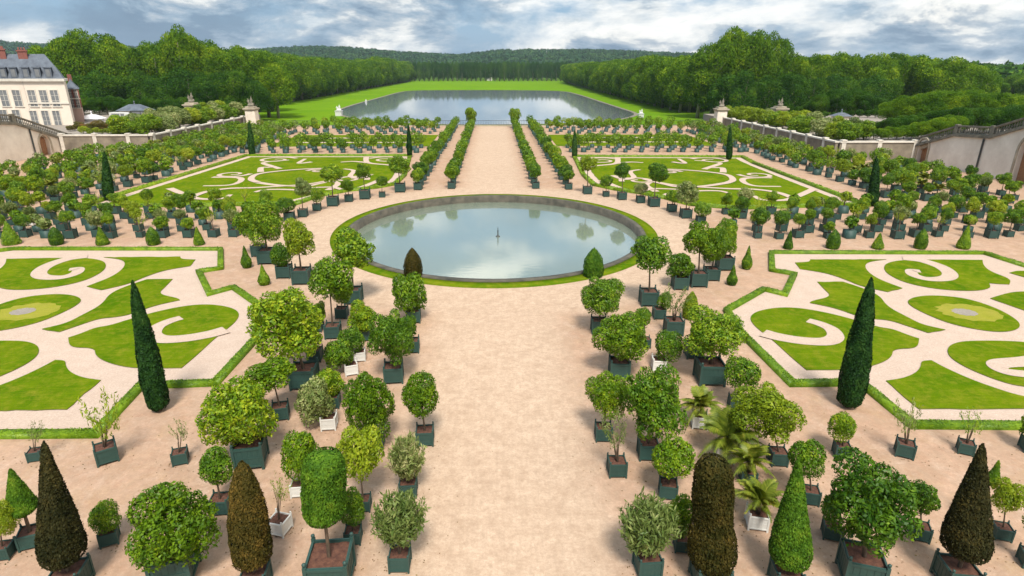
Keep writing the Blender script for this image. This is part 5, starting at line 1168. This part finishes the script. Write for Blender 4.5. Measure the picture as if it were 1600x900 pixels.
def lakerow(a, b, n, tops, nm, off, cs=TC):
    A, B_ = np.array(at(*a, -3)), np.array(at(*b, -3)); d = (B_ - A); L2 = np.linalg.norm(d); d /= L2; nn = np.array([-d[1], d[0]]) * off
    for k in range(n):
        p = A + d * L2 * (k / (n - 1)) + nn; px, py, dp = proj(p[0], p[1], -3); ty = np.interp(px, tops[0], tops[1]) + random.uniform(-1.2, 1.2); _, zt = atY(px, ty, p[1])
        bigtree(p[0], p[1], -3, max(12, zt + 3), L2 / n * .72, 'lakeside avenue tree, %s from the garden in the %s' % (ordn(k + 1), nm), nm, cs=cs, low=.05)
lakerow((425, 164), (640, 126.5), 34, ([400, 440, 500, 560, 575, 592, 640], [84, 86, 93, 99, 97, 91, 101]), 'left lakeside row', 0)
lakerow((1062, 176), (888, 130), 34, ([888, 905, 950, 1010, 1040, 1080], [101, 100, 99, 89, 92, 90]), 'right lakeside row', 0)
lakerow((405, 158), (634, 124), 24, ([380, 430, 500, 560, 592, 640], [80, 83, 91, 96, 89, 100]), 'left lakeside back row', 0)
lakerow((1085, 170), (892, 128), 24, ([888, 905, 950, 1010, 1040, 1090], [101, 99, 97, 88, 92, 88]), 'right lakeside back row', 0)
# the clipped wall of trees closing the lake
for j, (yy, nm) in enumerate(((126.8, 'front line closing the lake'), (125.4, 'back line closing the lake'))):
    for k in range(34):
        px = 641 + k * 7.35
        if j == 0 and 15 <= k <= 17 and False: continue
        x, y = at(px, yy, -3); _, zt = atY(px, 97.5 + random.uniform(-.8, .8) + (2 if abs(px - 757) < 5 else 0), y); bigtree(x, y, -3, zt + 3, 5.6, 'dark clipped tree, %s from the left in the %s' % (ordn(k + 1), nm), nm, 'lime_tree', TCL, .06)

# ---------------------------------------------------------------- hills and far woods
sky_px = [-300, 0, 60, 130, 200, 240, 300, 380, 430, 480, 540, 600, 660, 720, 780, 840, 900, 960, 1020, 1080, 1140, 1220, 1300, 1400, 1500, 1560, 1640, 1900]
sky_y = [60, 58, 62, 66, 66, 68, 71, 74, 70, 67, 67, 73, 77, 80, 72, 72, 72, 73, 76, 78, 80, 84, 88, 92, 96, 99, 100, 100]
YR = 2300.0
def ridge(x):
    px = proj(x, YR, 60)[0]; ty = float(np.interp(px, sky_px, sky_y)) + 12.0; return atY(px, ty, YR)[1]
nx_, ny_ = 90, 26; V = []; xs = np.linspace(-2900, 2900, nx_); ys = np.linspace(1250, 3400, ny_)
rz_tab = np.array([ridge(x) for x in xs])
def hillz(x, y):
    t = (y - 1250) / (YR - 1250); t = min(1, max(0, t)); s_ = t * t * (3 - 2 * t); return -3.2 + (np.interp(x, xs, rz_tab) + 3.2) * s_ * (1 if y <= YR else 1 - .15 * (y - YR) / 1100)
for y in ys:
    for x in xs: V.append((x, y, hillz(x * YR / max(y, YR), y) + 4 * math.sin(x * .011 + y * .006)))
Q = [(j * nx_ + i, j * nx_ + i + 1, (j + 1) * nx_ + i + 1, (j + 1) * nx_ + i) for j in range(ny_ - 1) for i in range(nx_ - 1)]
struct(link('hills', q_mesh('hills', V, Q, M['field'], True)))
def wood(n, gen, nq, rad, hgt, size, name, label, m):
    P, D = [], []
    for _ in range(n):
        x, y, z = gen(); r = rad * rng.uniform(.7, 1.25); h = hgt * rng.uniform(.8, 1.2); d = sphere_pts(nq); d[:, 2] = np.abs(d[:, 2]) * 1.1 - .25
        P.append(d * np.array([r, r, h * .5]) * rng.uniform(.75, 1.05, (nq, 1)) + np.array([x, y, z + h * .5])); D.append(d + rng.normal(size=d.shape) * .5)
    P = np.concatenate(P); D = np.concatenate(D); tag(link(name, q_mesh(name, *leaf_quads(P, D, size, .7), m)), label, 'woods', kind='stuff')
def g1():
    y = 1290 + (YR - 1240) * rng.random() ** .8; x = rng.uniform(-1, 1) * (y * 1.08); return x, y, hillz(x * 1.0, y) - 2
wood(8200, g1, 34, 10, 17, 3.0, 'hillside_woods', 'dark green woods covering the distant hills', M['wood'])
def g2():
    while True:
        y = rng.uniform(430, 1250); x = rng.uniform(130, 1050) * (-1 if rng.random() < .5 else 1)
        if abs(x) < y * 1.0 and abs(x) > 125 + (y - 300) * .02: return x, y, -3
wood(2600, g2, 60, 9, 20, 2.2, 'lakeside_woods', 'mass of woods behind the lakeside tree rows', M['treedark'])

# ---------------------------------------------------------------- haze
hm = bpy.data.materials.new('haze'); hm.use_nodes = True; t = hm.node_tree; t.nodes.clear()
ho = nd('ShaderNodeOutputMaterial', t); hv = nd('ShaderNodeVolumePrincipled', t); hv.inputs['Color'].default_value = (0.72, 0.84, 1.0, 1); hv.inputs['Density'].default_value = 0.00007; hv.inputs['Anisotropy'].default_value = 0.2
t.links.new(hv.outputs[0], ho.inputs['Volume'])
bm = bmesh.new(); bx(bm, -3500, 3500, -400, 3550, -5, 190); hz = link('haze', bm_mesh('haze', bm, hm)); hz['kind'] = 'stuff'; hz['label'] = 'thin bluish air between the viewer and the distant hills'; hz['category'] = 'haze'
